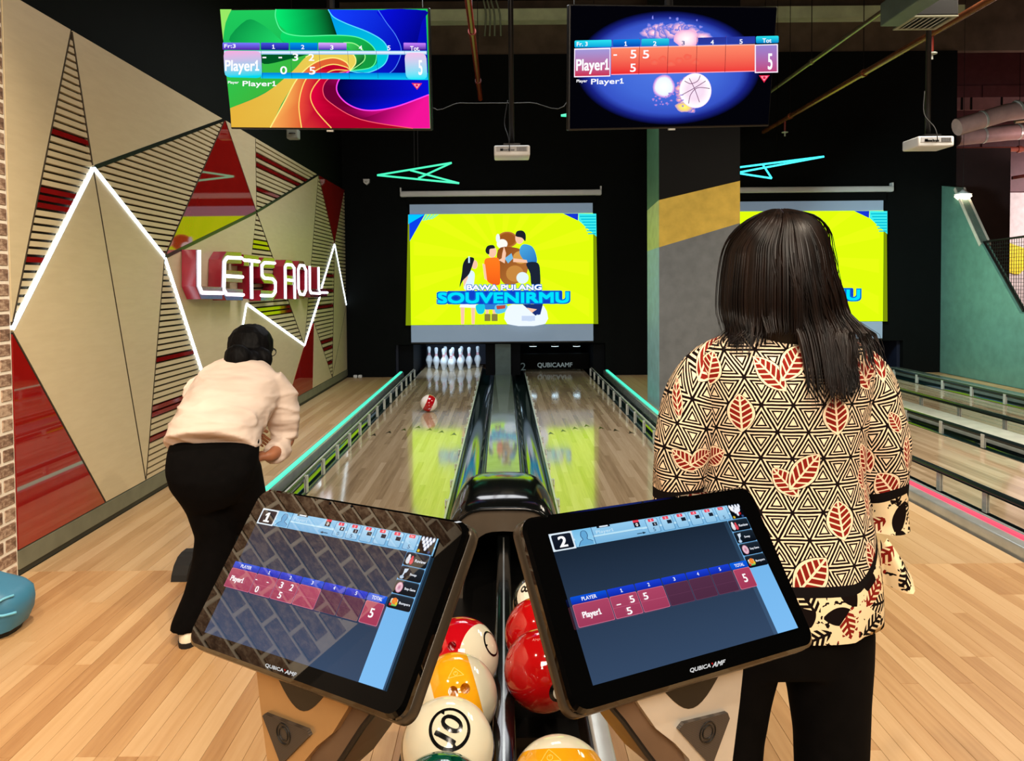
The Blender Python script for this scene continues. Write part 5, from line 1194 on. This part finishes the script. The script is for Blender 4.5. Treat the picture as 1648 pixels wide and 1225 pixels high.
def hand(V, Ed, pre, wrist, palm, fdir, ndir, side, curl=.5):
    """palm plus five fingers; fdir along fingers, ndir out of the palm side the fingers close to, side: thumb direction"""
    W_, P_, F, N = Vector(wrist), Vector(palm), Vector(fdir).normalized(), Vector(ndir).normalized(); S = Vector(side).normalized()
    V[pre+'palm'] = (P_, (.030, .016)); Ed.append((pre+'wrist', pre+'palm'))
    for i, (k, ln) in enumerate((('a', .072), ('b', .080), ('c', .074), ('d', .058))):
        b = P_+F*.030+S*(.024-.016*i); prev = pre+'palm'; d = F.copy(); p = b
        V[pre+k+'0'] = (b, .0095); Ed.append((prev, pre+k+'0')); prev = pre+k+'0'
        for j in (1, 2, 3):
            d = (d+N*curl*.55).normalized(); p = p+d*ln/3; V[pre+k+str(j)] = (p, .0085-.0008*j); Ed.append((prev, pre+k+str(j))); prev = pre+k+str(j)
    p = P_-F*.012+S*.026; V[pre+'t0'] = (p, .012); Ed.append((pre+'palm', pre+'t0'))
    q = p+(F*.5+S*.7+N*.3).normalized()*.032; V[pre+'t1'] = (q, .0105); Ed.append((pre+'t0', pre+'t1')); V[pre+'t2'] = (q+(F*.9+S*.1+N*.4).normalized()*.028, .009); Ed.append((pre+'t1', pre+'t2'))
def face(t, c, fw, up, mat_l=M_LIP):
    """eyes, brows and mouth on the front of a head with centre c looking along fw"""
    F, U = Vector(fw).normalized(), Vector(up).normalized(); S = F.cross(U).normalized(); c = Vector(c)
    for s_ in (-1, 1):
        p = c+F*.080+S*s_*.032+U*.004
        bm = bmesh.new(); bmesh.ops.create_uvsphere(bm, u_segments=12, v_segments=8, radius=.0125); bmesh.ops.translate(bm, vec=p, verts=bm.verts); e = MB().bm(bm).build('eye', M_EYEW, t, smooth=True)
        bm = bmesh.new(); bmesh.ops.create_uvsphere(bm, u_segments=10, v_segments=6, radius=.0075); bmesh.ops.translate(bm, vec=p+F*.0065, verts=bm.verts); MB().bm(bm).build('iris', M_EYE, e, smooth=True)
        MB().tube([p+U*.02+S*s_*-.012+F*.006, p+U*.025+F*.009, p+U*.019+S*s_*.016+F*.001], [.002, .0035, .0015], 6).build('eyebrow', M_EYE, t, smooth=True)
    q = c+F*.083-U*.052; MB().tube([q-S*.022-F*.006, q-S*.008+F*.003, q+S*.008+F*.003, q+S*.022-F*.006], [.002, .0055, .0055, .002], 8).build('mouth', mat_l, t, smooth=True)
def head(V, Ed, pre, neck, c, fw, up):
    F, U = Vector(fw).normalized(), Vector(up).normalized(); S = F.cross(U).normalized(); c = Vector(c)
    V[pre+'jaw'] = (c-U*.055+F*.02, (.060, .058)); V[pre+'mid'] = (c, (.074, .084)); V[pre+'top'] = (c+U*.058-F*.006, (.062, .070))
    Ed += [(neck, pre+'jaw'), (pre+'jaw', pre+'mid'), (pre+'mid', pre+'top')]
    V[pre+'nose'] = (c+F*.088-U*.018, .012); V[pre+'tip'] = (c+F*.104-U*.026, .008); Ed += [(pre+'mid', pre+'nose'), (pre+'nose', pre+'tip')]
    for s_, k in ((-1, 'el'), (1, 'er')): V[pre+k] = (c+S*s_*.080-U*.012-F*.006, (.012, .022)); V[pre+k+'2'] = (c+S*s_*.092-U*.008-F*.014, (.006, .022)); Ed += [(pre+'mid', pre+k), (pre+k, pre+k+'2')]
def remeshed(mb, name, mat, parent, vox=.011, smooth=6):
    o = mb.build(name, mat, parent)
    r = o.modifiers.new('r', 'REMESH'); r.mode = 'VOXEL'; r.voxel_size = vox; r.use_smooth_shade = True
    s_ = o.modifiers.new('s', 'SMOOTH'); s_.iterations = smooth; s_.factor = .5
    dg = bpy.context.evaluated_depsgraph_get(); m2 = bpy.data.meshes.new_from_object(o.evaluated_get(dg)); o.modifiers.clear(); o.data = m2
    m2.materials.clear(); m2.materials.append(mat); m2.polygons.foreach_set('use_smooth', [True]*len(m2.polygons)); return o
def ell(c, ax, ay, rx, ry, n=24, p=1.0):
    c, ax, ay = Vector(c), Vector(ax), Vector(ay); out = []
    for k in range(n):
        a = 2*math.pi*k/n; co, si = math.cos(a), math.sin(a)
        out.append(c+ax*rx*math.copysign(abs(co)**p, co)+ay*ry*math.copysign(abs(si)**p, si))
    return out
# ------------------------------------------------------------------ the woman in the batik blouse
CX, CY = .58, 1.60
wm = thing('person', 'woman seen from behind with long dark hair, cream batik blouse and black trousers', 'person', (CX, CY, 0))
V = {}; Ed = []
def P3(x, y, z): return (CX+x, CY+y, z)
V['pelvis'] = (P3(0, 0, .90), (.135, .09)); V['waist'] = (P3(0, .005, 1.06), (.115, .08)); V['chest'] = (P3(0, 0, 1.22), (.125, .085)); V['upper'] = (P3(0, 0, 1.335), (.085, .06)); V['neck'] = (P3(0, .012, 1.42), .048)
Ed += [('pelvis', 'waist'), ('waist', 'chest'), ('chest', 'upper'), ('upper', 'neck')]
head(V, Ed, 'h', 'neck', P3(0, .03, 1.54), (0, 1, -.12), (0, .1, 1))
for s_, k in ((-1, 'l'), (1, 'r')):
    V[k+'sh'] = (P3(s_*.155, 0, 1.335), .046); V[k+'el'] = (P3(s_*.215, .0, 1.10), .036); V[k+'wrist'] = (P3(s_*.125, .21, 1.10), .024)
    Ed += [('upper', k+'sh'), (k+'sh', k+'el'), (k+'el', k+'wrist')]
    hand(V, Ed, k, V[k+'wrist'][0], P3(s_*.095, .275, 1.125), (-s_*.5, .8, .2), (-s_*.6, -.3, .5), (0, -.1, 1), .55)
    V[k+'hip'] = (P3(s_*.085, 0, .82), .082); V[k+'kn'] = (P3(s_*.105, .01, .45), .055); V[k+'an'] = (P3(s_*.11, -.01, .08), .038); V[k+'heel'] = (P3(s_*.11, -.035, .035), .03); V[k+'toe'] = (P3(s_*.125, .14, .028), .026)
    Ed += [('pelvis', k+'hip'), (k+'hip', k+'kn'), (k+'kn', k+'an'), (k+'an', k+'heel'), (k+'an', k+'toe')]
skin_mesh('body', V, Ed, 'pelvis', M_SKIN, wm)
face(wm, P3(0, .03, 1.54), (0, 1, -.12), (0, .1, 1))
for s_ in (-1, 1):
    x = s_*.118; MB().loft([ell(P3(x, .05, .0), (1, 0, 0), (0, 1, 0), .045, .125, 20, .85), ell(P3(x, .05, .025), (1, 0, 0), (0, 1, 0), .046, .127, 20, .85), ell(P3(x, .045, .055), (1, 0, 0), (0, 1, 0), .042, .115, 20), ell(P3(x, .0, .085), (1, 0, 0), (0, 1, 0), .036, .06, 20)]).build('shoe', M_BLKRUB, wm, smooth=True, auto=50)
# trousers
mb = MB()
mb.loft([ell(P3(0, 0, z), (1, 0, 0), (0, 1, 0), a, b, 32, .9) for z, a, b in ((.70, .17, .105), (.78, .182, .125), (.86, .180, .128), (.95, .165, .115), (1.02, .15, .1))])
for s_ in (-1, 1):
    mb.loft([ell(P3(s_*x, y, z), (1, 0, 0), (0, 1, 0), a, b, 24) for z, x, y, a, b in ((.86, .088, 0, .09, .11), (.77, .094, 0, .096, .108), (.70, .096, .0, .094, .10), (.62, .104, .003, .083, .092), (.53, .111, .006, .076, .085), (.45, .113, .01, .074, .082), (.3, .11, .0, .077, .083), (.1, .113, .0, .08, .09), (.045, .115, .0, .082, .094))])
remeshed(mb, 'trousers', M_BLACKCLOTH, wm, .010, 5)
# blouse print
def batik():
    m = Mt('batik_cloth', rough=.85, spec=.08); x, y, _ = m.xyz(uv='UVMap'); wob = m.noise(38, 2, m.co)-.5; wb2 = m.noise(9, 2, m.co)-.5
    ux, uy = x+wb2*.006, y+wb2*.005
    h = .0525; d = None
    for a, b in ((0, 1.0), (.8660254, .5), (.8660254, -.5)):
        f = ((ux+.020)*(a/h)+(uy-1.2585)*(b/h)).fr(); f = f.mn(1.0-f)*h; d = f if d is None else d.mn(f)
    d = d+wob*.0016
    ink = d.lt(.0021).mx((d-.0067).ab().lt(.0017)).mx((d-.0120).ab().lt(.0015))
    cream, dark, red = lin((230, 205, 174)), lin((15, 7, 6)), lin((122, 28, 20))
    col = m.mix(ink, cream, dark)
    LV = [(1143, 598, -20, 30, 17), (1240, 602, 40, 34, 15), (1278, 585, -38, 34, 15), (1398, 605, 35, 30, 15), (1424, 588, -40, 34, 16), (1455, 600, -25, 28, 17), (1192, 666, 4, 30, 18), (1344, 668, 6, 31, 19), (1262, 775, 42, 30, 14), (1292, 758, -40, 36, 17), (1112, 752, 60, 26, 13), (1142, 745, -60, 26, 14),
          (1351, 836, 8, 31, 20), (1452, 793, 40, 26, 17), (1412, 745, 25, 30, 13), (1404, 775, 20, 22, 9), (1296, 921, -42, 38, 22), (1413, 902, 20, 30, 12), (1489, 745, 5, 28, 9), (1418, 815, 0, 28, 8), (1462, 690, 30, 22, 9), (1097, 660, 12, 28, 8)]
    for pu, pv, ang, ln, wd in LV:
        q = aty(pu, pv, 1.49); s_ = 1.49/FPX; a = math.radians(ang); c_, n_ = math.cos(a), math.sin(a); ln *= s_; wd *= s_
        dx, dy = x-(q.x-CX), y-q.z
        ly = (dx*(-n_)+dy*c_)/ln; lx = (dx*c_+dy*n_)/wd; al = lx.ab(); env = (1.0-ly*ly).mx(0.0)
        om = al.lt((1.32-ly*ly*1.15).mx(0.0)); im = al.lt(env)
        st = ((ly*3.2-al*1.1).fr()-.5).ab().gt(.36).mx(al.lt(.09)); 
        col = m.mix(om, col, cream); col = m.mix(im*(1.0-st), col, red)
        ol = om*(1.0-al.lt((1.24-ly*ly*1.12).mx(0.0))); col = m.mix(ol, col, dark)
    # lower panel and cuffs: floral print below a black band
    vo = m.n('TexVoronoi', voronoi_dimensions='2D', feature='F1'); vo.inputs['Scale'].default_value = 19; m.t.links.new(m.co, vo.inputs['Vector'])
    sp = m.n('SeparateXYZ'); m.t.links.new(vo.outputs['Position'], sp.inputs[0]); sc = m.n('SeparateColor'); m.t.links.new(vo.outputs['Color'], sc.inputs[0])
    r1, r2 = E(m.t, sc.outputs[0]), E(m.t, sc.outputs[1]); dx, dy = x-E(m.t, sp.outputs[0]), y-E(m.t, sp.outputs[1])
    an = r1*6.283; co, si = an._m('COSINE'), an.sin(); lx = (dx*co+dy*si)/.018; ly = (dy*co-dx*si)/.036; al = lx.ab()
    im = al.lt((1.0-ly*ly).mx(0.0)); st = ((ly*3.0-al).fr()-.5).ab().gt(.30)*al.gt(.15)
    bl = m.noise(60, 3, m.co); fl = im*(1.0-st*r2.gt(.3)); extra = bl.gt(.60)*(1.0-im)
    fc = m.mix(fl.mx(extra), lin((228, 206, 166)), m.mix(r2.gt(.8), dark, red))
    zb = m.n('Attribute', attribute_name='BandZ'); zb = E(m.t, zb.outputs['Fac'])
    col = m.mix(y.lt(zb), col, fc); col = m.mix((y-zb).ab().lt(.0105), col, lin((16, 12, 12)))
    m.base(col); m.bump(m.noise(5, 3, m.co), .01, .35); return m.m
BATIK = batik()
def cloth(name, rings, uvs, bz, mat, parent):
    n = len(rings[0]); vs = [p for r in rings for p in r]; fs = []
    for i in range(len(rings)-1):
        for k in range(n-1): fs.append((i*n+k, i*n+k+1, (i+1)*n+k+1, (i+1)*n+k))
    o = MB().add(vs, fs).build(name, mat, parent, smooth=True)
    uv = o.data.uv_layers.new(name='UVMap'); flat = [q for r in uvs for q in r]
    for l in o.data.loops: uv.data[l.index].uv = flat[l.vertex_index]
    at = o.data.attributes.new('BandZ', 'FLOAT', 'POINT'); at.data.foreach_set('value', [b for r in bz for b in r]); return o
TR = [(.795, .200, .142, 0), (.84, .201, .143, 0), (.90, .197, .140, 0), (.97, .187, .132, .0), (1.03, .176, .123, .0), (1.10, .165, .118, 0), (1.17, .166, .118, -.002), (1.24, .173, .118, -.004), (1.29, .180, .114, -.005), (1.325, .184, .106, -.004), (1.35, .176, .094, -.002), (1.372, .150, .082, .002), (1.388, .112, .072, .006), (1.40, .078, .064, .010), (1.412, .060, .058, .012)]
TR = crom(TR, 4)
def bandz(x, base=.898): return base+.095*max(0, (abs(x)-.10)/.085)**1.6
rings, uvs, bzs = [], [], []
N = 72
for z, a, b, yo in TR:
    r, u_, q = [], [], []; pts = []
    for k in range(N+1):
        th = -math.pi + 2*math.pi*k/N      # 0 = back centre
        si, co = math.sin(th), math.cos(th); e = .82
        x = a*math.copysign(abs(si)**e, si); y = -b*math.copysign(abs(co)**e, co)+yo
        fold = .0035*math.sin(9*th+z*14)*max(0, (1.25-z)) + .004*math.exp(-((z-1.12)/.09)**2)*math.sin(z*70+x*24)*.5
        zz = z + (.03*max(0, (abs(x)-.1)/.085) if z < .80 else 0)
        x, y = x*(1+fold*4), y*(1+fold*4); r.append(P3(x, y, zz)); pts.append((x, y))
    mid = N//2; arc = [0]*(N+1)
    for k in range(mid+1, N+1): arc[k] = arc[k-1]+math.dist(pts[k], pts[k-1])
    for k in range(mid-1, -1, -1): arc[k] = arc[k+1]-math.dist(pts[k], pts[k+1])
    for k in range(N+1): u_.append((arc[k], r[k][2])); q.append(bandz(pts[k][0]))
    rings.append(r); uvs.append(u_); bzs.append(q)
bl = cloth('blouse', rings, uvs, bzs, BATIK, wm)
for s_ in (-1, 1):
    path = crom([(.105, .0, 1.352, .040), (.150, 0, 1.318, .052), (.180, 0, 1.27, .060), (.195, 0, 1.20, .062), (.206, .0, 1.15, .060), (.212, .004, 1.08, .055), (.217, .008, 1.04, .049), (.222, .01, 1.0, .046), (.222, .012, .975, .050)], 5)
    rings, uvs, bzs = [], [], []
    for j, (px0, py0, pz0, r0) in enumerate(path):
        a_, b_ = path[max(j-1, 0)], path[min(j+1, len(path)-1)]; T = Vector((s_*(b_[0]-a_[0]), b_[1]-a_[1], b_[2]-a_[2])).normalized(); X = Vector((0, 1, 0)).cross(T).normalized(); X = X if X.x > 0 else -X; Yv = Vector((0, 1, 0))
        r, u_, q = [], [], []
        for k in range(33):
            th = -math.pi+2*math.pi*k/32; rr = r0*(1+.03*math.sin(5*th+pz0*40)); p = Vector(P3(s_*px0, py0, pz0))+X*rr*math.sin(th)-Yv*rr*math.cos(th)*1.05
            r.append(p); u_.append((s_*px0+th*r0, pz0)); q.append(1.062+.012*math.sin(th))
        rings.append(r); uvs.append(u_); bzs.append(q)
    cloth('sleeve', rings, uvs, bzs, BATIK, bl)
# loose frill hanging at the right side of the blouse
rings, uvs, bzs = [], [], []
for j in range(9):
    f = j/8; r, u_, q = [], [], []
    for k in range(9):
        g = k/8; x = .168+.010*f+g*(.014+.052*f); z = .985-f*(.100-.012*g)-.01*math.sin(g*3.1); y = -.085+.03*math.sin(g*6+f)*f
        r.append(P3(x, y, z)); u_.append((x*1.4+.3, z)); q.append(1.2)
    rings.append(r); uvs.append(u_); bzs.append(q)
cloth('side_frill', rings, uvs, bzs, BATIK, bl)
# hair
M_HAIR = Mt('dark_brown_hair', lin((30, 20, 15)), .38, spec=.22); _h = M_HAIR.noise(60, 3, stretch=(1, 1, .05)); M_HAIR.base(M_HAIR.ramp(_h, [(.35, lin((7, 4, 3))), (.7, lin((27, 16, 11)))])); M_HAIR = M_HAIR.m
HP = [(1.647, .012), (1.641, .042), (1.626, .066), (1.60, .083), (1.56, .097), (1.52, .104), (1.47, .108), (1.42, .107)]
def hprof(z):
    for (z0, r0), (z1, r1) in zip(HP, HP[1:]):
        if z0 >= z >= z1: return r0+(r1-r0)*(z0-z)/(z0-z1)
    return HP[0][1] if z > HP[0][0] else HP[-1][1]
hb = MB(); rg = []
for z, r in [(1.648, .004)]+crom(HP, 3)+[(1.385, .10), (1.36, .085)]:
    row = []
    for k in range(31):
        th = math.radians(-118+236*k/30); row.append(P3(r*.97*math.sin(th), .022-r*1.08*math.cos(th), z))
    rg.append(row)
hb.loft(rg[::-1], cap0=False, cap1=False, closed_ring=False)
rnd = random.Random(5)
def strand(th, jit, wid):
    pts = []; lo = 1.43
    for j in range(9):
        z = 1.645-(1.645-lo)*(j/8)**1.5; r = hprof(z)+jit; t2 = th*(.45+.55*min(1, (j/4)))
        pts.append((CX+r*math.sin(t2), CY+.022-r*1.09*math.cos(t2), z))
    x0 = pts[-1][0]-CX; d = abs(math.degrees(th))
    if -.07 < x0 < .035 and rnd.random() < .45:
        pts += [(CX+x0*1.0, CY-.098-jit, 1.40), (CX+x0*1.02+rnd.uniform(-.006, .01), CY-.098-jit, 1.388+rnd.uniform(-.012, .012))]
    elif x0 < -.055:
        ex, ey, ez = x0*1.08-.002+rnd.uniform(-.012, .006), -.088+.05*max(0, (d-70)/40)+rnd.uniform(-.006, .02), 1.362+rnd.uniform(-.012, .016)
        if rnd.random() < .12: ex, ez = x0-.03-rnd.uniform(0, .03), 1.362+rnd.uniform(0, .02)
        pts += [(CX+x0*1.03, CY+pts[-1][1]*.5-CY*.5+ey*.5, 1.40), (CX+ex, CY+ey, ez)]
    else:
        f = min(1.0, (x0+.055)/.165); tx = .006+f*.088; sp_ = rnd.uniform(-.008, .010)
        ez = 1.250+rnd.uniform(-.010, .036)+abs(f-.3)*.05
        if rnd.random() < .10: tx += rnd.uniform(.02, .06); ez += .05
        end = (tx+sp_, -.132-rnd.uniform(0, .010), ez)
        for z in (1.395, 1.345, 1.30): pts.append((CX+x0+(tx-x0)*min(1, (1.43-z)/.10)*.9, CY-.101-(1.395-z)*.30-jit, z))
        pts = [p for p in pts if p[2] > ez+.015]+[(CX+end[0], CY+end[1], end[2])]
        # the whole lock sweeps to the right as it falls
        q = []
        for x, y, z in pts:
            t_ = max(0.0, min(1.0, (1.56-z)/.20)); t_ = t_*t_*(3-2*t_)
            q.append((x+(CX+tx+sp_-x)*t_*.85, y, z))
        pts = q
    P_ = crom(pts, 2); n = len(P_)
    hb.tube(P_, [wid*(.7+.3*math.sin(math.pi*min(1, i/n*1.6)))*(1 if i < n*.75 else max(.12, (n-1-i)/(n*.25))) for i in range(n)], 4, caps=False)
for i in range(120): strand(math.radians(rnd.uniform(-112, 112)), rnd.uniform(-.001, .003), rnd.uniform(.005, .008))
for i in range(110): strand(math.radians(rnd.uniform(5, 85)), rnd.uniform(-.001, .004), rnd.uniform(.005, .0075))
for i in range(170): strand(math.radians(rnd.uniform(0, 85)), rnd.uniform(.001, .006), rnd.uniform(.0016, .003))
for i in range(400): strand(math.radians(rnd.uniform(-115, 115)), rnd.uniform(.001, .007), rnd.uniform(.0014, .0028))
for i in range(26):
    s_ = rnd.choice((-1, 1)); strand(math.radians(s_*rnd.uniform(80, 112)), rnd.uniform(.008, .02), .0009)
hb.build('hair', M_HAIR, wm, smooth=True)
# ------------------------------------------------------------------ the bowler leaning forward
bo = thing('person', 'bowler in white shirt and black trousers leaning over the approach', 'person', (-1.25, 3.25, 0))
def B(u, v, y): return aty(u, v, y)
hipc, shc, hc = Vector((-1.235, 3.24, .80)), B(394, 612, 3.56), B(405, 562, 3.70)
V = {}; Ed = []
V['pelvis'] = (hipc, (.13, .10)); V['waist'] = (B(352, 680, 3.34), (.12, .09)); V['chest'] = (B(380, 642, 3.45), (.14, .09)); V['upper'] = (shc-Vector((0, .02, .03)), (.09, .06)); V['neck'] = (B(402, 590, 3.64), .05)
Ed += [('pelvis', 'waist'), ('waist', 'chest'), ('chest', 'upper'), ('upper', 'neck')]
FW = (.42, .86, -.28); UPV = Vector((0.05, .28, .95))
head(V, Ed, 'h', 'neck', hc, FW, UPV-Vector(FW).normalized()*UPV.dot(Vector(FW).normalized()))
rsh, rel, rwr = B(458, 626, 3.55), B(462, 712, 3.60), B(437, 733, 3.42)
lsh, lel, lwr = B(318, 624, 3.56), Vector((-1.46, 3.80, .86)), Vector((-1.36, 4.02, .74))
V['rsh'] = (rsh, .05); V['rel'] = (rel, .042); V['rwrist'] = (rwr, .028); V['lsh'] = (lsh, .05); V['lel'] = (lel, .042); V['lwrist'] = (lwr, .028)
Ed += [('upper', 'rsh'), ('rsh', 'rel'), ('rel', 'rwrist'), ('upper', 'lsh'), ('lsh', 'lel'), ('lel', 'lwrist')]
hand(V, Ed, 'r', rwr, rwr+Vector((-.045, -.03, -.005)), (-.8, -.5, -.1), (.1, .3, -.8), (0, .8, .4), .5)
hand(V, Ed, 'l', lwr, lwr+Vector((.03, .05, -.04)), (.3, .7, -.5), (.6, -.3, -.4), (.6, .2, .6), .5)
for k, hp, kn, an in (('l', (-1.315, 3.25, .76), (-1.245, 3.27, .43), (-1.345, 3.20, .085)), ('r', (-1.15, 3.27, .76), (-1.13, 3.42, .43), (-1.03, 3.56, .09))):
    V[k+'hip'] = (hp, .085); V[k+'kn'] = (kn, .058); V[k+'an'] = (an, .04); V[k+'toe'] = (Vector(an)+Vector((.03, .15, -.05)), .03); Ed += [('pelvis', k+'hip'), (k+'hip', k+'kn'), (k+'kn', k+'an'), (k+'an', k+'toe')]
skin_mesh('body', V, Ed, 'pelvis', M_SKIN2, bo)
face(bo, hc, FW, UPV-Vector(FW).normalized()*UPV.dot(Vector(FW).normalized()))
mb = MB(); xa = Vector((1, 0, 0))
mb.loft([ell(c, (1, 0, 0), (0, .93, .37), a, b, 28, .92) for c, a, b in (((-1.245, 3.22, .60), .12, .10), ((-1.235, 3.215, .68), .178, .135), ((-1.235, 3.215, .75), .192, .15), ((-1.235, 3.235, .82), .190, .142), ((-1.235, 3.27, .88), .178, .125))])
mb.loft([ell(c, (1, 0, 0), (0, 1, 0), a, b, 24) for c, a, b in (((-1.32, 3.225, .74), .105, .125), ((-1.295, 3.23, .64), .108, .115), ((-1.262, 3.245, .54), .093, .100), ((-1.245, 3.265, .43), .086, .092), ((-1.258, 3.255, .32), .084, .09), ((-1.29, 3.235, .2), .080, .088), ((-1.335, 3.205, .09), .076, .084), ((-1.345, 3.20, .06), .075, .084))])
mb.loft([ell(c, (1, 0, 0), (0, 1, 0), a, b, 24) for c, a, b in (((-1.15, 3.24, .74), .105, .125), ((-1.14, 3.29, .6), .1, .11), ((-1.13, 3.40, .43), .085, .09), ((-1.08, 3.48, .25), .08, .085), ((-1.03, 3.55, .07), .078, .085))])
remeshed(mb, 'trousers', M_BLACKCLOTH, bo, .012, 6)
shm = Mt('white_shirt_cloth', rough=.85, spec=.1); _s = shm.noise(6, 4, stretch=(1, 1, 2.5)); shm.base(shm.ramp(_s, [(.3, lin((214, 195, 181))), (.7, lin((226, 208, 195)))])); shm.bump(shm.noise(5, 2, stretch=(.7, 1.2, 2.6), rough=.4), .05, .8)
mb = MB(); 
def bx(c, d): return (c, d)
sp = [(B(340, 722, 3.235), .198, .150), (B(345, 702, 3.27), .192, .148), (B(354, 678, 3.33), .186, .140), (B(368, 652, 3.42), .198, .135), (B(382, 628, 3.50), .205, .125), (B(391, 608, 3.56), .185, .105), (B(398, 596, 3.60), .13, .085), (B(402, 588, 3.63), .075, .07), (B(404, 582, 3.65), .062, .06)]
rings = []
for i, (c, a, b) in enumerate(sp):
    p, q = sp[max(i-1, 0)][0], sp[min(i+1, len(sp)-1)][0]; T = (q-p).normalized(); X = Vector((1, 0, 0)); X = (X-T*X.dot(T)).normalized(); Y = T.cross(X)
    rings.append(ell(c, X, Y, a, b, 32, .88))
mb.loft(rings)
def sleeve(pts):
    rs = []
    for i, (c, r) in enumerate(pts):
        p, q = Vector(pts[max(i-1, 0)][0]), Vector(pts[min(i+1, len(pts)-1)][0]); T = (q-p).normalized(); X = T.orthogonal().normalized(); rs.append(ell(c, X, T.cross(X), r, r, 18))
    mb.loft(rs)
sleeve([(B(430, 618, 3.53), .085), (B(452, 640, 3.55), .078), (B(457, 672, 3.57), .070), (B(457, 703, 3.585), .064), (B(449, 722, 3.54), .058), (B(440, 730, 3.47), .050)])
sleeve([(B(345, 618, 3.53), .085), (B(322, 630, 3.57), .078), (Vector(lel)*.5+Vector(lsh)*.5, .066), (lel, .06), (Vector(lel)*.4+Vector(lwr)*.6, .05)])
sho = remeshed(mb, 'shirt', shm.m, bo, .0085, 4)
from mathutils import noise as mn
def wrinkle(o, amp, sc):
    me = o.data; nr = [v.normal.copy() for v in me.vertices]
    for v, n in zip(me.vertices, nr):
        p = v.co; q = Vector((p.x*sc[0]+p.z*4, p.y*sc[1], p.z*sc[2])); r = 1-abs(mn.noise(q))*2.2; r2 = mn.noise(q*2.3+Vector((5, 1, 2)))
        v.co = p+n*amp*(max(0, r)**3+.35*r2)
    me.update()
wrinkle(sho, .0085, (4.0, 7.0, 11.0))
c = B(404, 583, 3.65); MB().tube([Vector(q)+Vector((0, -.012, .004)) for q in ell(c, (1, 0, 0), Vector((0, .75, .66)), .064, .056, 24)], .010, 8, closed=True).build('collar', shm.m, bo, smooth=True)
M_HAIR2 = Mt('black_hair', lin((10, 9, 10)), .6, spec=.1); _h = M_HAIR2.noise(90, 3, stretch=(1, 1, .2)); M_HAIR2.base(M_HAIR2.ramp(_h, [(.35, lin((4, 4, 5))), (.7, lin((10, 9, 10)))])); M_HAIR2.bump(_h, .004, .5)
mb = MB()
def sph(c, r, sc=(1, 1, 1)):
    bm = bmesh.new(); bmesh.ops.create_uvsphere(bm, u_segments=20, v_segments=14, radius=r)
    for v in bm.verts: v.co = Vector((v.co.x*sc[0], v.co.y*sc[1], v.co.z*sc[2]))+Vector(c)
    mb.bm(bm)
sph(hc+Vector((.0, -.018, .020)), .106, (1.0, 1.02, .98)); sph(B(397, 580, 3.57), .075, (1.05, .75, .7)); sph(B(383, 577, 3.53), .060, (1.05, .8, 1.1)); sph(B(420, 578, 3.60), .055, (1, .7, 1))
wrinkle(remeshed(mb, 'hair', M_HAIR2.m, bo, .008, 3), .004, (26, 26, 10))
Fv = Vector(FW).normalized(); Sv = Fv.cross(UPV).normalized()
gl = MB()
for s_ in (-1, 1):
    cc = hc+Fv*.105+Sv*s_*.034+UPV*.004
    gl.tube([cc+Sv*.026*math.cos(k*.5236)+UPV*.020*math.sin(k*.5236) for k in range(12)], .0022, 6, closed=True)
    gl.tube([cc+Sv*s_*.026, hc+Fv*.06+Sv*s_*.088+UPV*.006, hc-Fv*.01+Sv*s_*.092], .0022, 6)
gl.build('glasses', M_BLKSAT, bo)
for nm, an, cp in (('l', (-1.345, 3.20), -.0), ('r', (-1.02, 3.57), 0)):
    x, y = an; c0 = (x+.012, y+.055)
    sh = MB().loft([ell((c0[0], c0[1], z), (1, .0, 0), (.0, 1, 0), a, b, 22, .85) for z, a, b in ((.022, .047, .135), (.05, .046, .130), (.075, .040, .105), (.095, .034, .06))]).build('shoe', simple('cream_shoe', (232, 218, 190), .5), bo, smooth=True, auto=50)
    MB().loft([ell((c0[0], c0[1], z), (1, .0, 0), (.0, 1, 0), a, b, 22, .85) for z, a, b in ((.0, .048, .138), (.022, .05, .14))]).build('sole', M_BLKRUB, sh, label='dark sole')
